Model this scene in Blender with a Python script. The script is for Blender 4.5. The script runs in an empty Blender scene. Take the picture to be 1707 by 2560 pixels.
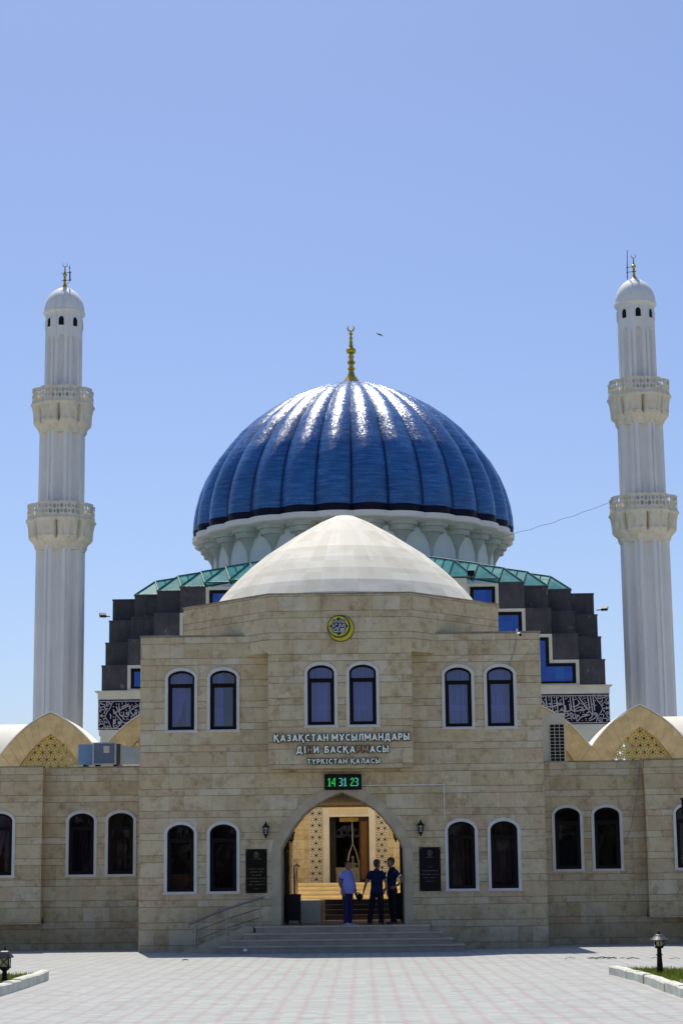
import bpy, bmesh, math, random
from mathutils import Vector, Matrix
random.seed(7)
R = math.radians
S = bpy.context.scene
COL = S.collection

# ------------------------------------------------------------------ camera, sky, sun, exposure
cam = bpy.data.objects.new('camera', bpy.data.cameras.new('camera'))
COL.objects.link(cam)
cam.data.sensor_fit = 'AUTO'
cam.data.sensor_width = 36
cam.data.lens = 4950 / 2560 * 36
cam.data.clip_end = 3000
PITCH = math.atan((2220 - 1280) / 4950)
YAW = math.atan(70.5 / 4950) * math.cos(PITCH)
cam.matrix_world = (Matrix.Translation((.79, 0, 1.54)) @ Matrix.Rotation(YAW, 4, 'Z')
                    @ Matrix.Rotation(math.pi / 2 + PITCH, 4, 'X') @ Matrix.Rotation(-.0111, 4, 'Z'))
S.camera = cam

SUN = Vector((-.75, 4.3, 8.0)).normalized()
world = bpy.data.worlds.new('World')
S.world = world
world.use_nodes = True
wn = world.node_tree
sky = wn.nodes.new('ShaderNodeTexSky')
sky.sky_type = 'NISHITA'
sky.sun_disc = False
sky.sun_elevation = math.asin(SUN.z)
sky.sun_rotation = math.atan2(SUN.x, SUN.y)
sky.altitude = 200
sky.air_density = 1.0
sky.dust_density = 1.25
sky.ozone_density = 4.2
bg = wn.nodes['Background']
bg.inputs['Strength'].default_value = .13
tint = wn.nodes.new('ShaderNodeMix')
tint.data_type = 'RGBA'; tint.blend_type = 'MULTIPLY'
tint.inputs[0].default_value = 1
tint.inputs[7].default_value = (.885, .88, .975, 1)
wn.links.new(sky.outputs[0], tint.inputs[6])
wn.links.new(tint.outputs[2], bg.inputs[0])

sun = bpy.data.objects.new('sun', bpy.data.lights.new('sun', 'SUN'))
COL.objects.link(sun)
sun.data.energy = 4.7
sun.data.angle = R(.5)
sun.data.color = (1, .94, .83)
sun.rotation_euler = SUN.to_track_quat('Z', 'Y').to_euler()

S.view_settings.view_transform = 'Standard'
S.view_settings.look = 'None'
S.view_settings.exposure = 0
S.view_settings.gamma = 1
S.cycles.max_bounces = 10
S.cycles.diffuse_bounces = 5
S.cycles.transparent_max_bounces = 24
S.cycles.sample_clamp_indirect = 6

# ------------------------------------------------------------------ material helpers
class NT:
    def __init__(s, name):
        s.m = bpy.data.materials.new(name)
        s.m.use_nodes = True
        s.t = s.m.node_tree
        s.b = s.t.nodes['Principled BSDF']
    def n(s, typ, **kw):
        nd = s.t.nodes.new('ShaderNode' + typ)
        for k, v in kw.items():
            if k.startswith('_'):
                setattr(nd, k[1:], v)
            else:
                s.set(nd, k, v)
        return nd
    def set(s, nd, k, v):
        i = nd.inputs[int(k[1:])] if k[0] == 'i' and k[1:].isdigit() else nd.inputs[k.replace('0', ' ')]
        if hasattr(v, 'links') or isinstance(v, bpy.types.NodeSocket):
            s.t.links.new(v, i)
        else:
            i.default_value = v
    def math(s, op, a, b=0.0, c=0.0):
        nd = s.t.nodes.new('ShaderNodeMath')
        nd.operation = op
        for i, v in enumerate((a, b, c)):
            if isinstance(v, bpy.types.NodeSocket):
                s.t.links.new(v, nd.inputs[i])
            else:
                nd.inputs[i].default_value = v
        return nd.outputs[0]
    def mix(s, fac, a, b, mode='MIX'):
        nd = s.t.nodes.new('ShaderNodeMix')
        nd.data_type = 'RGBA'
        nd.blend_type = mode
        for i, v in ((0, fac), (6, a), (7, b)):
            if isinstance(v, bpy.types.NodeSocket):
                s.t.links.new(v, nd.inputs[i])
            else:
                nd.inputs[i].default_value = v if i == 0 else (*v[:3], 1)
        return nd.outputs[2]
    def ramp(s, fac, stops, const=False):
        nd = s.t.nodes.new('ShaderNodeValToRGB')
        cr = nd.color_ramp
        if const:
            cr.interpolation = 'CONSTANT'
        while len(cr.elements) < len(stops):
            cr.elements.new(.5)
        for e, (p, c) in zip(cr.elements, stops):
            e.position = p
            e.color = (*c[:3], 1) if not isinstance(c, (int, float)) else (c, c, c, 1)
        s.t.links.new(fac, nd.inputs[0])
        return nd.outputs[0]
    def noise(s, vec=None, scale=5, detail=3, rough=.55, dim='3D'):
        nd = s.n('TexNoise', Scale=scale, Detail=detail, Roughness=rough)
        if vec is not None:
            s.t.links.new(vec, nd.inputs['Vector'])
        return nd.outputs['Fac']
    def pos(s):
        return s.t.nodes.new('ShaderNodeNewGeometry').outputs['Position']
    def obj(s):
        return s.t.nodes.new('ShaderNodeTexCoord').outputs['Object']
    def xyz(s, v):
        nd = s.n('SeparateXYZ', i0=v)
        return nd.outputs
    def scalev(s, v, sc):
        nd = s.t.nodes.new('ShaderNodeMapping')
        s.t.links.new(v, nd.inputs[0])
        nd.inputs['Scale'].default_value = sc
        return nd.outputs[0]
    def bump(s, h, strength=.3, dist=.01):
        nd = s.n('Bump', Height=h, Strength=strength, Distance=dist)
        s.set(s.b, 'Normal', nd.outputs[0])
    def out(s, col=None, rough=None, metal=None, spec=None):
        for k, v in (('Base Color', col), ('Roughness', rough), ('Metallic', metal), ('Specular IOR Level', spec)):
            if v is not None:
                if k == 'Base Color' and isinstance(v, tuple):
                    v = (*v[:3], 1)
                i = s.b.inputs[k]
                if isinstance(v, bpy.types.NodeSocket):
                    s.t.links.new(v, i)
                else:
                    i.default_value = v
        return s.m

def simple(name, col, rough=.6, metal=0, var=.18, scale=3., bump=0, spec=.5, stretch=(1, 1, 1)):
    m = NT(name)
    v = m.scalev(m.obj(), stretch)
    f = m.noise(v, scale, 5, .6)
    lo = tuple(c * (1 - var) for c in col)
    hi = tuple(min(1, c * (1 + var)) for c in col)
    m.out(m.ramp(f, [(.25, lo), (.75, hi)]), rough, metal, spec)
    if bump:
        m.bump(f, bump, .02)
    return m.m

def coursed_stone(name, tints, period=.558, split=.315, joint=.013, line=(.13, .1, .07), vj=.26, colw=1.09, stain=.25, absx=True):
    """Slab cladding in alternating tall and short courses, every slab its own tint."""
    m = NT(name)
    p = m.pos()
    x, y, z = m.xyz(p)
    u = m.math('ADD', m.math('ABSOLUTE', x) if absx else x, m.math('MULTIPLY', y, .7))
    zz = m.math('DIVIDE', m.math('ADD', z, .009 + period * 20), period)
    fl = m.math('FLOOR', zz)
    fr = m.math('SUBTRACT', zz, fl)
    short = m.math('LESS_THAN', fr, split)
    row = m.math('ADD', m.math('MULTIPLY', fl, 2), m.math('SUBTRACT', 1, short))
    d = m.math('MINIMUM', m.math('MINIMUM', fr, m.math('ABSOLUTE', m.math('SUBTRACT', fr, split))), m.math('SUBTRACT', 1, fr))
    d = m.math('MULTIPLY', d, period)
    hm = m.math('SUBTRACT', 1, m.math('SMOOTH_MIN', 1, m.math('DIVIDE', d, joint), .2))
    hm = m.math('MAXIMUM', hm, 0)
    wn1 = m.n('TexWhiteNoise', _noise_dimensions='1D', W=row)
    off = m.math('MULTIPLY', m.math('FLOOR', m.math('MULTIPLY', wn1.outputs[0], 3)), .37)
    uu = m.math('DIVIDE', m.math('ADD', m.math('ADD', u, off), 50), colw)
    cf = m.math('FLOOR', uu)
    fu = m.math('SUBTRACT', uu, cf)
    seg = m.math('GREATER_THAN', fu, .66)
    col = m.math('ADD', m.math('MULTIPLY', cf, 2), seg)
    du = m.math('MINIMUM', m.math('MINIMUM', fu, m.math('ABSOLUTE', m.math('SUBTRACT', fu, .66))), m.math('SUBTRACT', 1, fu))
    vm = m.math('LESS_THAN', m.math('MULTIPLY', du, colw), joint * .55)
    cmb = m.n('CombineXYZ', X=row, Y=col)
    wn2 = m.n('TexWhiteNoise', _noise_dimensions='2D', Vector=cmb.outputs[0])
    n = len(tints)
    c = m.ramp(wn2.outputs[0], [(i / max(1, n), t) for i, t in enumerate(tints)], True)
    # shift the texture inside every slab so no figure runs on across a joint
    sh = m.n('VectorMath', _operation='MULTIPLY_ADD', i0=wn2.outputs[1], i1=(9, 9, 9), i2=p)
    big = m.noise(m.scalev(sh.outputs[0], (1, 1, 1.8)), 2.2, 5, .62)
    c = m.mix(stain, c, m.ramp(big, [(.3, (.42, .32, .2)), (.5, (.72, .66, .52)), (.72, (.95, .92, .84))]), 'SOFT_LIGHT')
    blot = m.noise(sh.outputs[0], 3.1, 6, .7)
    c = m.mix(m.ramp(blot, [(.50, 0.), (.70, .62)]), c, (.42, .29, .17), 'MULTIPLY')
    pit = m.noise(m.scalev(sh.outputs[0], (1, 1, .8)), 17, 4, .75)
    c = m.mix(m.ramp(pit, [(.63, 0.), (.70, .8)]), c, (.13, .10, .06))
    fine = m.noise(p, 42, 3, .6)
    c = m.mix(.35, c, m.ramp(fine, [(.3, .62), (.7, 1.)]), 'MULTIPLY')
    grime = m.noise(m.scalev(p, (1.2, 1.2, .22)), 1.3, 4, .6)
    c = m.mix(m.ramp(grime, [(.54, 0.), (.75, .45)]), c, (.45, .38, .3), 'MULTIPLY')
    foot = m.math('SUBTRACT', m.math('ADD', .45, m.math('MULTIPLY', m.noise(m.scalev(p, (1, 1, .5)), 1.1, 4, .65), 1.5)), z)
    c = m.mix(m.math('MULTIPLY', m.math('MINIMUM', m.math('MAXIMUM', foot, 0), 1), .45), c, (.50, .42, .36), 'MULTIPLY')
    lw = m.noise(p, 1.7, 3, .6)
    c = m.mix(m.math('MULTIPLY', hm, m.ramp(lw, [(.3, .55), (.6, .95)])), c, line)
    keep = m.math('MULTIPLY', vm, m.math('GREATER_THAN', wn2.outputs[0], .25))
    c = m.mix(m.math('MULTIPLY', keep, vj), c, line)
    m.bump(m.math('SUBTRACT', m.math('MULTIPLY', fine, .4), hm), .35, .008)
    return m.out(c, .72, 0, .3)

TRAV = [(.61, .515, .345), (.585, .49, .32), (.635, .54, .37), (.54, .44, .285), (.605, .52, .365), (.59, .46, .315), (.655, .575, .43), (.61, .505, .33)]
M = {}
M['stone'] = coursed_stone('coursed travertine', TRAV, stain=.45)
M['stone_plain'] = simple('plain travertine', (.60, .535, .37), .75, var=.14, scale=1.6, bump=.1)
M['voussoir'] = simple('arch stone', (.50, .42, .29), .75, var=.2, scale=2.5, bump=.15)
M['roof_light'] = simple('pale roof membrane', (.62, .60, .55), .9, var=.15, scale=1)
M['coping'] = simple('weathered coping', (.30, .26, .19), .85, var=.5, scale=2.2)
GOLD = [(.82, .70, .44), (.78, .65, .39), (.85, .74, .50), (.80, .66, .42)]
M['gold_stone'] = coursed_stone('honey limestone', GOLD, period=.62, split=.5, line=(.38, .27, .12), stain=.2)
M['gold_plain'] = simple('plain honey limestone', (.84, .71, .46), .7, var=.14, scale=1.4, bump=.1)
M['gold_deep'] = simple('stained honey limestone', (.70, .52, .25), .75, var=.28, scale=2.6, bump=.2)
M['lattice_stone'] = simple('yellow pierced stone', (.62, .46, .15), .6, var=.2, scale=5)
M['step_stone'] = simple('grey marble step', (.34, .295, .26), .6, var=.25, scale=2.2)
M['surround'] = simple('pale marble surround', (.66, .63, .60), .55, var=.1, scale=4)
M['white_stone'] = simple('white dome stone', (.79, .775, .70), .7, var=.07, scale=1.2)
M['vault'] = simple('white vault render', (.85, .80, .68), .7, var=.06, scale=.8)
M['frame'] = simple('black window frame', (.007, .005, .005), .55, var=.2, spec=.15)
M['black_metal'] = simple('black painted metal', (.006, .006, .0065), .5, var=.3, scale=12, spec=.2)
M['iron'] = simple('dark grey metal', (.05, .05, .055), .45, .3)
M['steel'] = simple('brushed steel', (.26, .26, .27), .3, 1., var=.08, scale=30)
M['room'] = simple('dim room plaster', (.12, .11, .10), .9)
M['white'] = simple('white painted stone', (.77, .765, .74), .65, var=.06, scale=.7)
M['bracket_shaded'] = simple('greenish grey shaded render', (.44, .50, .465), .8, var=.2, scale=1.5)  # brackets' dimmer lighting put into a darker colour than the drum wall
M['drum_wall'] = simple('pale blue white render', (.70, .78, .79), .75, var=.08, scale=1.2)
M['cream'] = simple('cream stone', (.74, .69, .56), .7, var=.12, scale=1.5)
M['marble'] = simple('white marble', (.82, .79, .68), .3, var=.12, scale=3)
M['dark_slab'] = None
M['brass'] = simple('gilded metal', (.62, .43, .06), .34, 1., var=.2, scale=6)
M['navy'] = simple('navy tile', (.006, .005, .026), .4, var=.3, scale=9, spec=.12)
M['mauve'] = simple('pale mauve tile', (.52, .47, .46), .45, var=.1, scale=9)
M['teal_bar'] = simple('dark green bar', (.004, .07, .075), .4)
M['wood_dark'] = simple('dark wood', (.035, .016, .009), .4, var=.5, scale=4, stretch=(.3, 3, 3))
M['wood'] = simple('brown wood', (.22, .095, .02), .4, var=.35, scale=5, stretch=(3, 3, .4))
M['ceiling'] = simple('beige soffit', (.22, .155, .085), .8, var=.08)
M['rope'] = simple('white rope', (.90, .89, .86), .8)
M['letter'] = simple('pale green letter face', (.90, .93, .80), .5, var=.08, scale=8)
M['letter_bare'] = simple('bare copper letter', (.42, .24, .14), .5, var=.5, scale=14)
M['letter_edge'] = simple('black letter side', (.014, .017, .012), .5)
M['yellow'] = simple('yellow enamel', (.62, .52, .01), .4, var=.12, scale=9)
M['emblem_green'] = simple('dark green enamel', (.012, .045, .012), .4)
M['emblem_navy'] = simple('dark navy enamel', (.006, .010, .03), .4)
M['white_enamel'] = simple('white enamel', (.75, .76, .82), .4)
M['gilt_text'] = simple('dull gilt lettering', (.20, .15, .06), .5, var=.3)
M['grey_text'] = simple('grey lettering', (.15, .13, .13), .5, var=.3)
M['plaque'] = simple('polished black granite', (.004, .004, .005), .35, spec=.12)
M['duct_blue'] = simple('blue grey sheet metal', (.16, .28, .50), .5, var=.2, scale=3)
M['panel_blue'] = simple('faded grey blue panel', (.13, .17, .27), .55, var=.12)
M['galv'] = simple('galvanised sheet', (.42, .50, .52), .45, .3, var=.2, scale=2)
M['ac_white'] = simple('off white appliance paint', (.66, .63, .53), .5, var=.08)
M['brown'] = simple('dark brown panel', (.10, .065, .045), .6)
M['paper'] = simple('paper note', (.62, .58, .52), .8)
M['kerb'] = simple('whitewashed concrete kerb', (.60, .60, .51), .85, var=.25, scale=5, bump=.4)
M['soil'] = simple('dry soil', (.17, .17, .045), .95, var=.5, scale=9)
M['bark'] = simple('bark', (.20, .15, .09), .85, var=.35, scale=9)
M['bulb'] = simple('yellowed lamp glass', (.50, .48, .26), .25)
M['lamp_glass'] = simple('pale lamp glass', (.48, .55, .50), .2)
M['wire'] = simple('grey cable', (.34, .34, .38), .7)
M['white_cable'] = simple('white cable trunking', (.78, .77, .74), .6)
M['bird'] = simple('dark feathers', (.02, .02, .025), .8)
M['debris'] = simple('dry twigs', (.06, .06, .035), .9)

def dark_slab():
    m = NT('dark stained concrete slab')
    p = m.pos()
    c = m.ramp(m.noise(p, 1.1, 5, .65), [(.3, (.045, .04, .045)), (.55, (.075, .067, .074)), (.8, (.105, .095, .10))])
    st = m.noise(m.scalev(p, (2.6, 2.6, .25)), 1.6, 4, .6)
    c = m.mix(m.ramp(st, [(.5, 0.), (.8, .75)]), c, (.02, .018, .022))
    sp = m.noise(m.scalev(p, (1.5, 1.5, .8)), 1.35, 5, .7)
    c = m.mix(m.ramp(sp, [(.62, 0.), (.68, .7)]), c, (.26, .24, .22))
    return m.out(c, .6, 0, .4)
M['dark_slab'] = dark_slab()

def glass(name, tint, refl, rough=.02, wob=.35, scale=2.2):
    m = NT(name)
    t = m.t
    tr = m.n('BsdfTransparent', Color=(*tint, 1))
    gl = m.n('BsdfGlossy', Color=(1, 1, 1, 1), Roughness=rough)
    fr = m.n('LayerWeight', Blend=.5)
    nz = m.noise(m.scalev(m.pos(), (1, 1, .7)), scale, 3, .55)
    bp = m.n('Bump', Height=nz, Strength=wob, Distance=.02)
    t.links.new(bp.outputs[0], gl.inputs['Normal'])
    fac = m.math('ADD', m.math('MULTIPLY', fr.outputs['Facing'], .4), refl)
    mx = m.n('MixShader', i0=fac, i1=tr.outputs[0], i2=gl.outputs[0])
    t.links.new(mx.outputs[0], t.nodes['Material Output'].inputs[0])
    return m.m
M['pane_blue'] = glass('blue tinted pane', (.60, .60, .86), .065, wob=.15)
M['pane_dark'] = glass('dark tinted pane', (.62, .58, .60), .012, wob=.12, scale=1.1)

def dome_slabs():
    m = NT('white dome slabs')
    p = m.pos()
    x, y, z = m.xyz(p)
    an = m.math('DIVIDE', m.math('ARCTAN2', m.math('SUBTRACT', y, 54.6), x), 2 * math.pi / 44)
    ring = m.math('FLOOR', m.math('DIVIDE', m.math('ADD', z, .0), .36))
    cc = m.n('CombineXYZ', X=m.math('FLOOR', an), Y=ring)
    w = m.n('TexWhiteNoise', _noise_dimensions='2D', Vector=cc.outputs[0])
    c = m.ramp(w.outputs[0], [(0, (.70, .655, .53)), (.6, (.78, .74, .615)), (1, (.83, .795, .68))])
    st = m.noise(m.scalev(p, (1, 1, .6)), 2.2, 5, .65)
    c = m.mix(m.ramp(st, [(.5, 0.), (.78, .5)]), c, (.52, .48, .40))
    sp = m.noise(p, 9, 3, .7)
    c = m.mix(m.ramp(sp, [(.66, 0.), (.74, .5)]), c, (.40, .37, .30))
    return m.out(c, .7, 0, .3)
M['dome_slabs'] = dome_slabs()

def film():
    m = NT('crumpled plastic film')
    n = m.noise(m.scalev(m.pos(), (1.1, 1, .5)), 1.5, 2, .5)
    m.bump(n, .8, .12)
    r = m.noise(m.scalev(m.pos(), (2.2, 1, .8)), 1.1, 1, .4)
    cr = m.math('ABSOLUTE', m.math('SUBTRACT', r, .5))
    g2 = m.noise(m.pos(), 2.3, 2, .5)
    c = m.mix(m.math('MULTIPLY', m.ramp(cr, [(.006, 1.), (.03, 0.)]), m.ramp(g2, [(.45, 0.), (.6, .45)])), (.010, .009, .013), (.30, .28, .36))  # pale streaks along creases paint sky reflections into the film colour
    m.out(c, .22, 0, .4)
    return m.m
M['film'] = film()

def curtain_mat(name, col, lace):
    m = NT(name)
    x, y, z = m.xyz(m.pos())
    fold_shade = m.noise(m.scalev(m.pos(), (9, 1, .25)), 1.8, 4, .6)  # vertical bands put the shade of folds into the cloth colour
    c = m.mix(m.ramp(fold_shade, [(.35, 0.), (.65, 1.)]), tuple(v * .45 for v in col), col)
    if lace:
        band = m.math('LESS_THAN', m.math('ABSOLUTE', m.math('SUBTRACT', z, 6.08)), .07)
        dots = m.n('TexVoronoi', Scale=16.)
        c = m.mix(m.math('MULTIPLY', band, m.math('LESS_THAN', dots.outputs[0], .4)), c, (.95, .95, .97))
    m.out(c, .9)
    return m.m
M['sheer'] = curtain_mat('sheer lavender curtain', (.82, .79, .92), True)
M['drape'] = curtain_mat('pale drape', (.72, .70, .78), False)
M['curtain_brown'] = curtain_mat('grey brown curtain', (.42, .37, .35), False)
M['curtain_violet'] = curtain_mat('dark violet curtain', (.20, .15, .27), False)

def tile_dome():
    m = NT('glazed blue mosaic')
    p = m.obj()
    x, y, z = m.xyz(p)
    ang = m.math('ARCTAN2', y, x)
    uv = m.n('CombineXYZ', X=m.math('MULTIPLY', ang, 8.0), Y=z)
    wn = m.n('TexNoise', _noise_dimensions='2D', Vector=m.scalev(uv.outputs[0], (.55, 6, 1)), Scale=1.6, Detail=5, Roughness=.65)
    sq = m.n('TexBrick', Vector=uv.outputs[0], Scale=1., Color1=(1, 1, 1, 1), Color2=(.55, .6, .7, 1), Mortar=(.25, .3, .4, 1))
    sq.inputs['Brick Width'].default_value = .14
    sq.inputs['Row Height'].default_value = .07
    sq.inputs['Mortar Size'].default_value = .008
    sq.offset = .5
    c = m.ramp(wn.outputs['Fac'], [(.25, (.015, .09, .29)), (.5, (.03, .165, .47)), (.75, (.085, .29, .64))])
    c = m.mix(.55, c, sq.outputs[0], 'MULTIPLY')
    big = m.noise(p, .5, 3, .6)
    c = m.mix(m.ramp(big, [(.35, 0.), (.7, .35)]), c, (.02, .04, .10))
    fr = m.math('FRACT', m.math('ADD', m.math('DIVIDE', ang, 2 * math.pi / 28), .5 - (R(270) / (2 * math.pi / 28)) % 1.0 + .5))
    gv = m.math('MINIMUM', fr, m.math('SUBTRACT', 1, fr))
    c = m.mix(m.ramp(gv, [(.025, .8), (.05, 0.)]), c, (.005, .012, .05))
    n2 = m.n('TexNoise', _noise_dimensions='2D', Vector=m.scalev(uv.outputs[0], (2.2, 9, 1)), Scale=2.2, Detail=3, Roughness=.7)
    n3 = m.n('TexNoise', _noise_dimensions='2D', Vector=m.scalev(uv.outputs[0], (7, 14, 1)), Scale=2.6, Detail=2, Roughness=.6)
    cell = m.n('CombineXYZ', X=m.math('FLOOR', m.math('MULTIPLY', ang, 60)), Y=m.math('FLOOR', m.math('DIVIDE', z, .11)))
    wn3 = m.n('TexWhiteNoise', _noise_dimensions='2D', Vector=cell.outputs[0])
    jit = m.n('VectorMath', _operation='MULTIPLY_ADD', i0=wn3.outputs[1], i1=(.10, .10, .10), i2=(-.05, -.05, -.05))
    geo = m.t.nodes.new('ShaderNodeNewGeometry')
    nn = m.n('VectorMath', _operation='ADD', i0=geo.outputs['Normal'], i1=jit.outputs[0])
    nrm = m.n('VectorMath', _operation='NORMALIZE', i0=nn.outputs[0])
    bp = m.n('Bump', Height=m.math('ADD', n2.outputs['Fac'], m.math('MULTIPLY', n3.outputs['Fac'], .55)), Strength=.3, Distance=.05, Normal=nrm.outputs[0])
    m.set(m.b, 'Normal', bp.outputs[0])
    m.out(c, m.ramp(n3.outputs['Fac'], [(.35, .19), (.65, .34)]), 0, .45)
    return m.m
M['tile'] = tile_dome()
M['band'] = simple('black blue mosaic', (.006, .006, .022), .4, var=.4, scale=6, spec=.12)

def blue_glass():
    m = NT('blue mirror glazing')
    x, y, z = m.xyz(m.pos())
    cell = m.n('CombineXYZ', X=m.math('FLOOR', m.math('DIVIDE', x, .37)), Y=m.math('FLOOR', m.math('DIVIDE', z, .29)))
    w = m.n('TexWhiteNoise', _noise_dimensions='2D', Vector=cell.outputs[0])
    c = m.ramp(w.outputs[0], [(0, (.006, .06, .36)), (.8, (.010, .085, .43)), (1, (.02, .14, .48))])
    return m.out(c, .12, 0, .5)
M['blue_glass'] = blue_glass()

def teal_glass():
    m = NT('green roof glass')
    c = m.ramp(m.noise(m.pos(), 1.4, 4, .6), [(.3, (.10, .50, .50)), (.55, (.26, .68, .66)), (.75, (.52, .86, .82))])
    tl = m.n('BsdfTranslucent', Color=c)
    mx = m.n('MixShader', i0=.6, i1=m.b.outputs[0], i2=tl.outputs[0])
    m.t.links.new(mx.outputs[0], m.t.nodes['Material Output'].inputs[0])
    return m.out(c, .2, 0, .5)
M['teal_glass'] = teal_glass()

def paving():
    m = NT('interlocking concrete pavers')
    p = m.pos()
    x, y, z = m.xyz(p)
    wob = m.math('MULTIPLY', m.math('SUBTRACT', m.noise(m.scalev(p, (1, .6, 1)), .9, 3, .6), .5), .09)
    xs = m.math('ADD', m.math('SUBTRACT', x, m.math('MULTIPLY', y, -.006)), wob)
    k = m.math('FRACT', m.math('DIVIDE', m.math('ADD', xs, 100), .315))
    # saw toothed pink course between grey ones
    saw = m.math('MULTIPLY', m.math('SUBTRACT', m.math('FRACT', m.math('DIVIDE', y, .21)), .5), .18)
    ln = m.math('ABSOLUTE', m.math('SUBTRACT', m.math('ADD', k, saw), .5))
    pink = m.ramp(ln, [(.03, .75), (.09, .35), (.21, 0.)])
    rows = m.math('FLOOR', m.math('DIVIDE', y, .105))
    cols = m.math('FLOOR', m.math('DIVIDE', xs, .21))
    cc = m.n('CombineXYZ', X=rows, Y=cols)
    w = m.n('TexWhiteNoise', _noise_dimensions='2D', Vector=cc.outputs[0])
    base = m.ramp(w.outputs[0], [(0, (.29, .31, .29)), (.5, (.352, .372, .348)), (1, (.42, .44, .408))])
    base = m.mix(pink, base, (.335, .25, .25))
    dirt = m.noise(p, .35, 5, .65)
    base = m.mix(m.ramp(dirt, [(.45, 0.), (.8, .4)]), base, (.33, .30, .30))
    pat = m.noise(m.scalev(p, (.5, 2.2, 1)), .8, 4, .6)
    base = m.mix(m.ramp(pat, [(.4, 0.), (.75, .5)]), base, (.44, .45, .42))
    spk = m.noise(m.scalev(p, (1, .5, 1)), 7, 4, .8)
    base = m.mix(m.ramp(spk, [(.70, 0.), (.80, .35)]), base, (.30, .27, .26))
    jy = m.math('FRACT', m.math('DIVIDE', y, .105))
    jm = m.math('MULTIPLY', m.math('LESS_THAN', jy, .12), .45)
    base = m.mix(jm, base, (.30, .28, .27))
    far = m.math('MAXIMUM', m.math('ABSOLUTE', x), m.math('SUBTRACT', 0, y))
    base = m.mix(m.ramp(m.math('DIVIDE', far, 60), [(.4, 0.), (.9, 1.)]), base, (.22, .21, .13))
    return m.out(base, .8, 0, .3)
M['paving'] = paving()

def foliage(name, a, b, tr=0):
    m = NT(name)
    oi = m.n('TexWhiteNoise', _noise_dimensions='3D', Vector=m.scalev(m.pos(), (7, 7, 7)))
    f = m.noise(m.pos(), 2.5, 3, .6)
    c = m.ramp(f, [(.3, a), (.7, b)])
    if tr:
        tl = m.n('BsdfTranslucent', Color=c)
        mx = m.n('MixShader', i0=tr, i1=m.b.outputs[0], i2=tl.outputs[0])
        m.t.links.new(mx.outputs[0], m.t.nodes['Material Output'].inputs[0])
    return m.out(c, .6, 0, .3)
M['grass'] = foliage('lawn grass', (.07, .15, .012), (.22, .23, .035), .5)
M['leaf'] = foliage('tree leaf', (.09, .10, .025), (.17, .16, .05))
M['hedge'] = foliage('dark hedge leaf', (.012, .03, .008), (.03, .055, .012))

def led(name, col, st):
    m = NT(name)
    m.out((.01, .01, .01), .5)
    m.b.inputs['Emission Color'].default_value = (*col, 1)
    m.b.inputs['Emission Strength'].default_value = st
    return m.m
M['led_green'] = led('green led', (.05, .85, .12), .75)
M['led_cyan'] = led('cyan led', (.12, .75, .65), .75)

M['skin'] = simple('skin', (.20, .105, .065), .55, var=.08)
M['lip'] = simple('lips', (.16, .06, .05), .5)
M['hair'] = simple('black hair', (.008, .007, .007), .5, var=.3, scale=20)
M['polo_blue'] = simple('lavender blue polo cloth', (.22, .24, .60), .85, var=.1, scale=9, bump=.4)
M['navy_cloth'] = simple('navy cloth', (.010, .014, .045), .9, var=.2, scale=9, bump=.4, spec=.1)
M['black_cloth'] = simple('black cloth', (.010, .010, .016), .9, var=.2, scale=9, bump=.4, spec=.1)
M['trouser_navy'] = simple('dark blue trouser cloth', (.022, .022, .075), .9, var=.2, scale=7, bump=.4, spec=.1)
M['shoe_pale'] = simple('pale shoe', (.32, .33, .48), .6)
M['shoe_black'] = simple('black shoe', (.01, .01, .01), .4)

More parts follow.
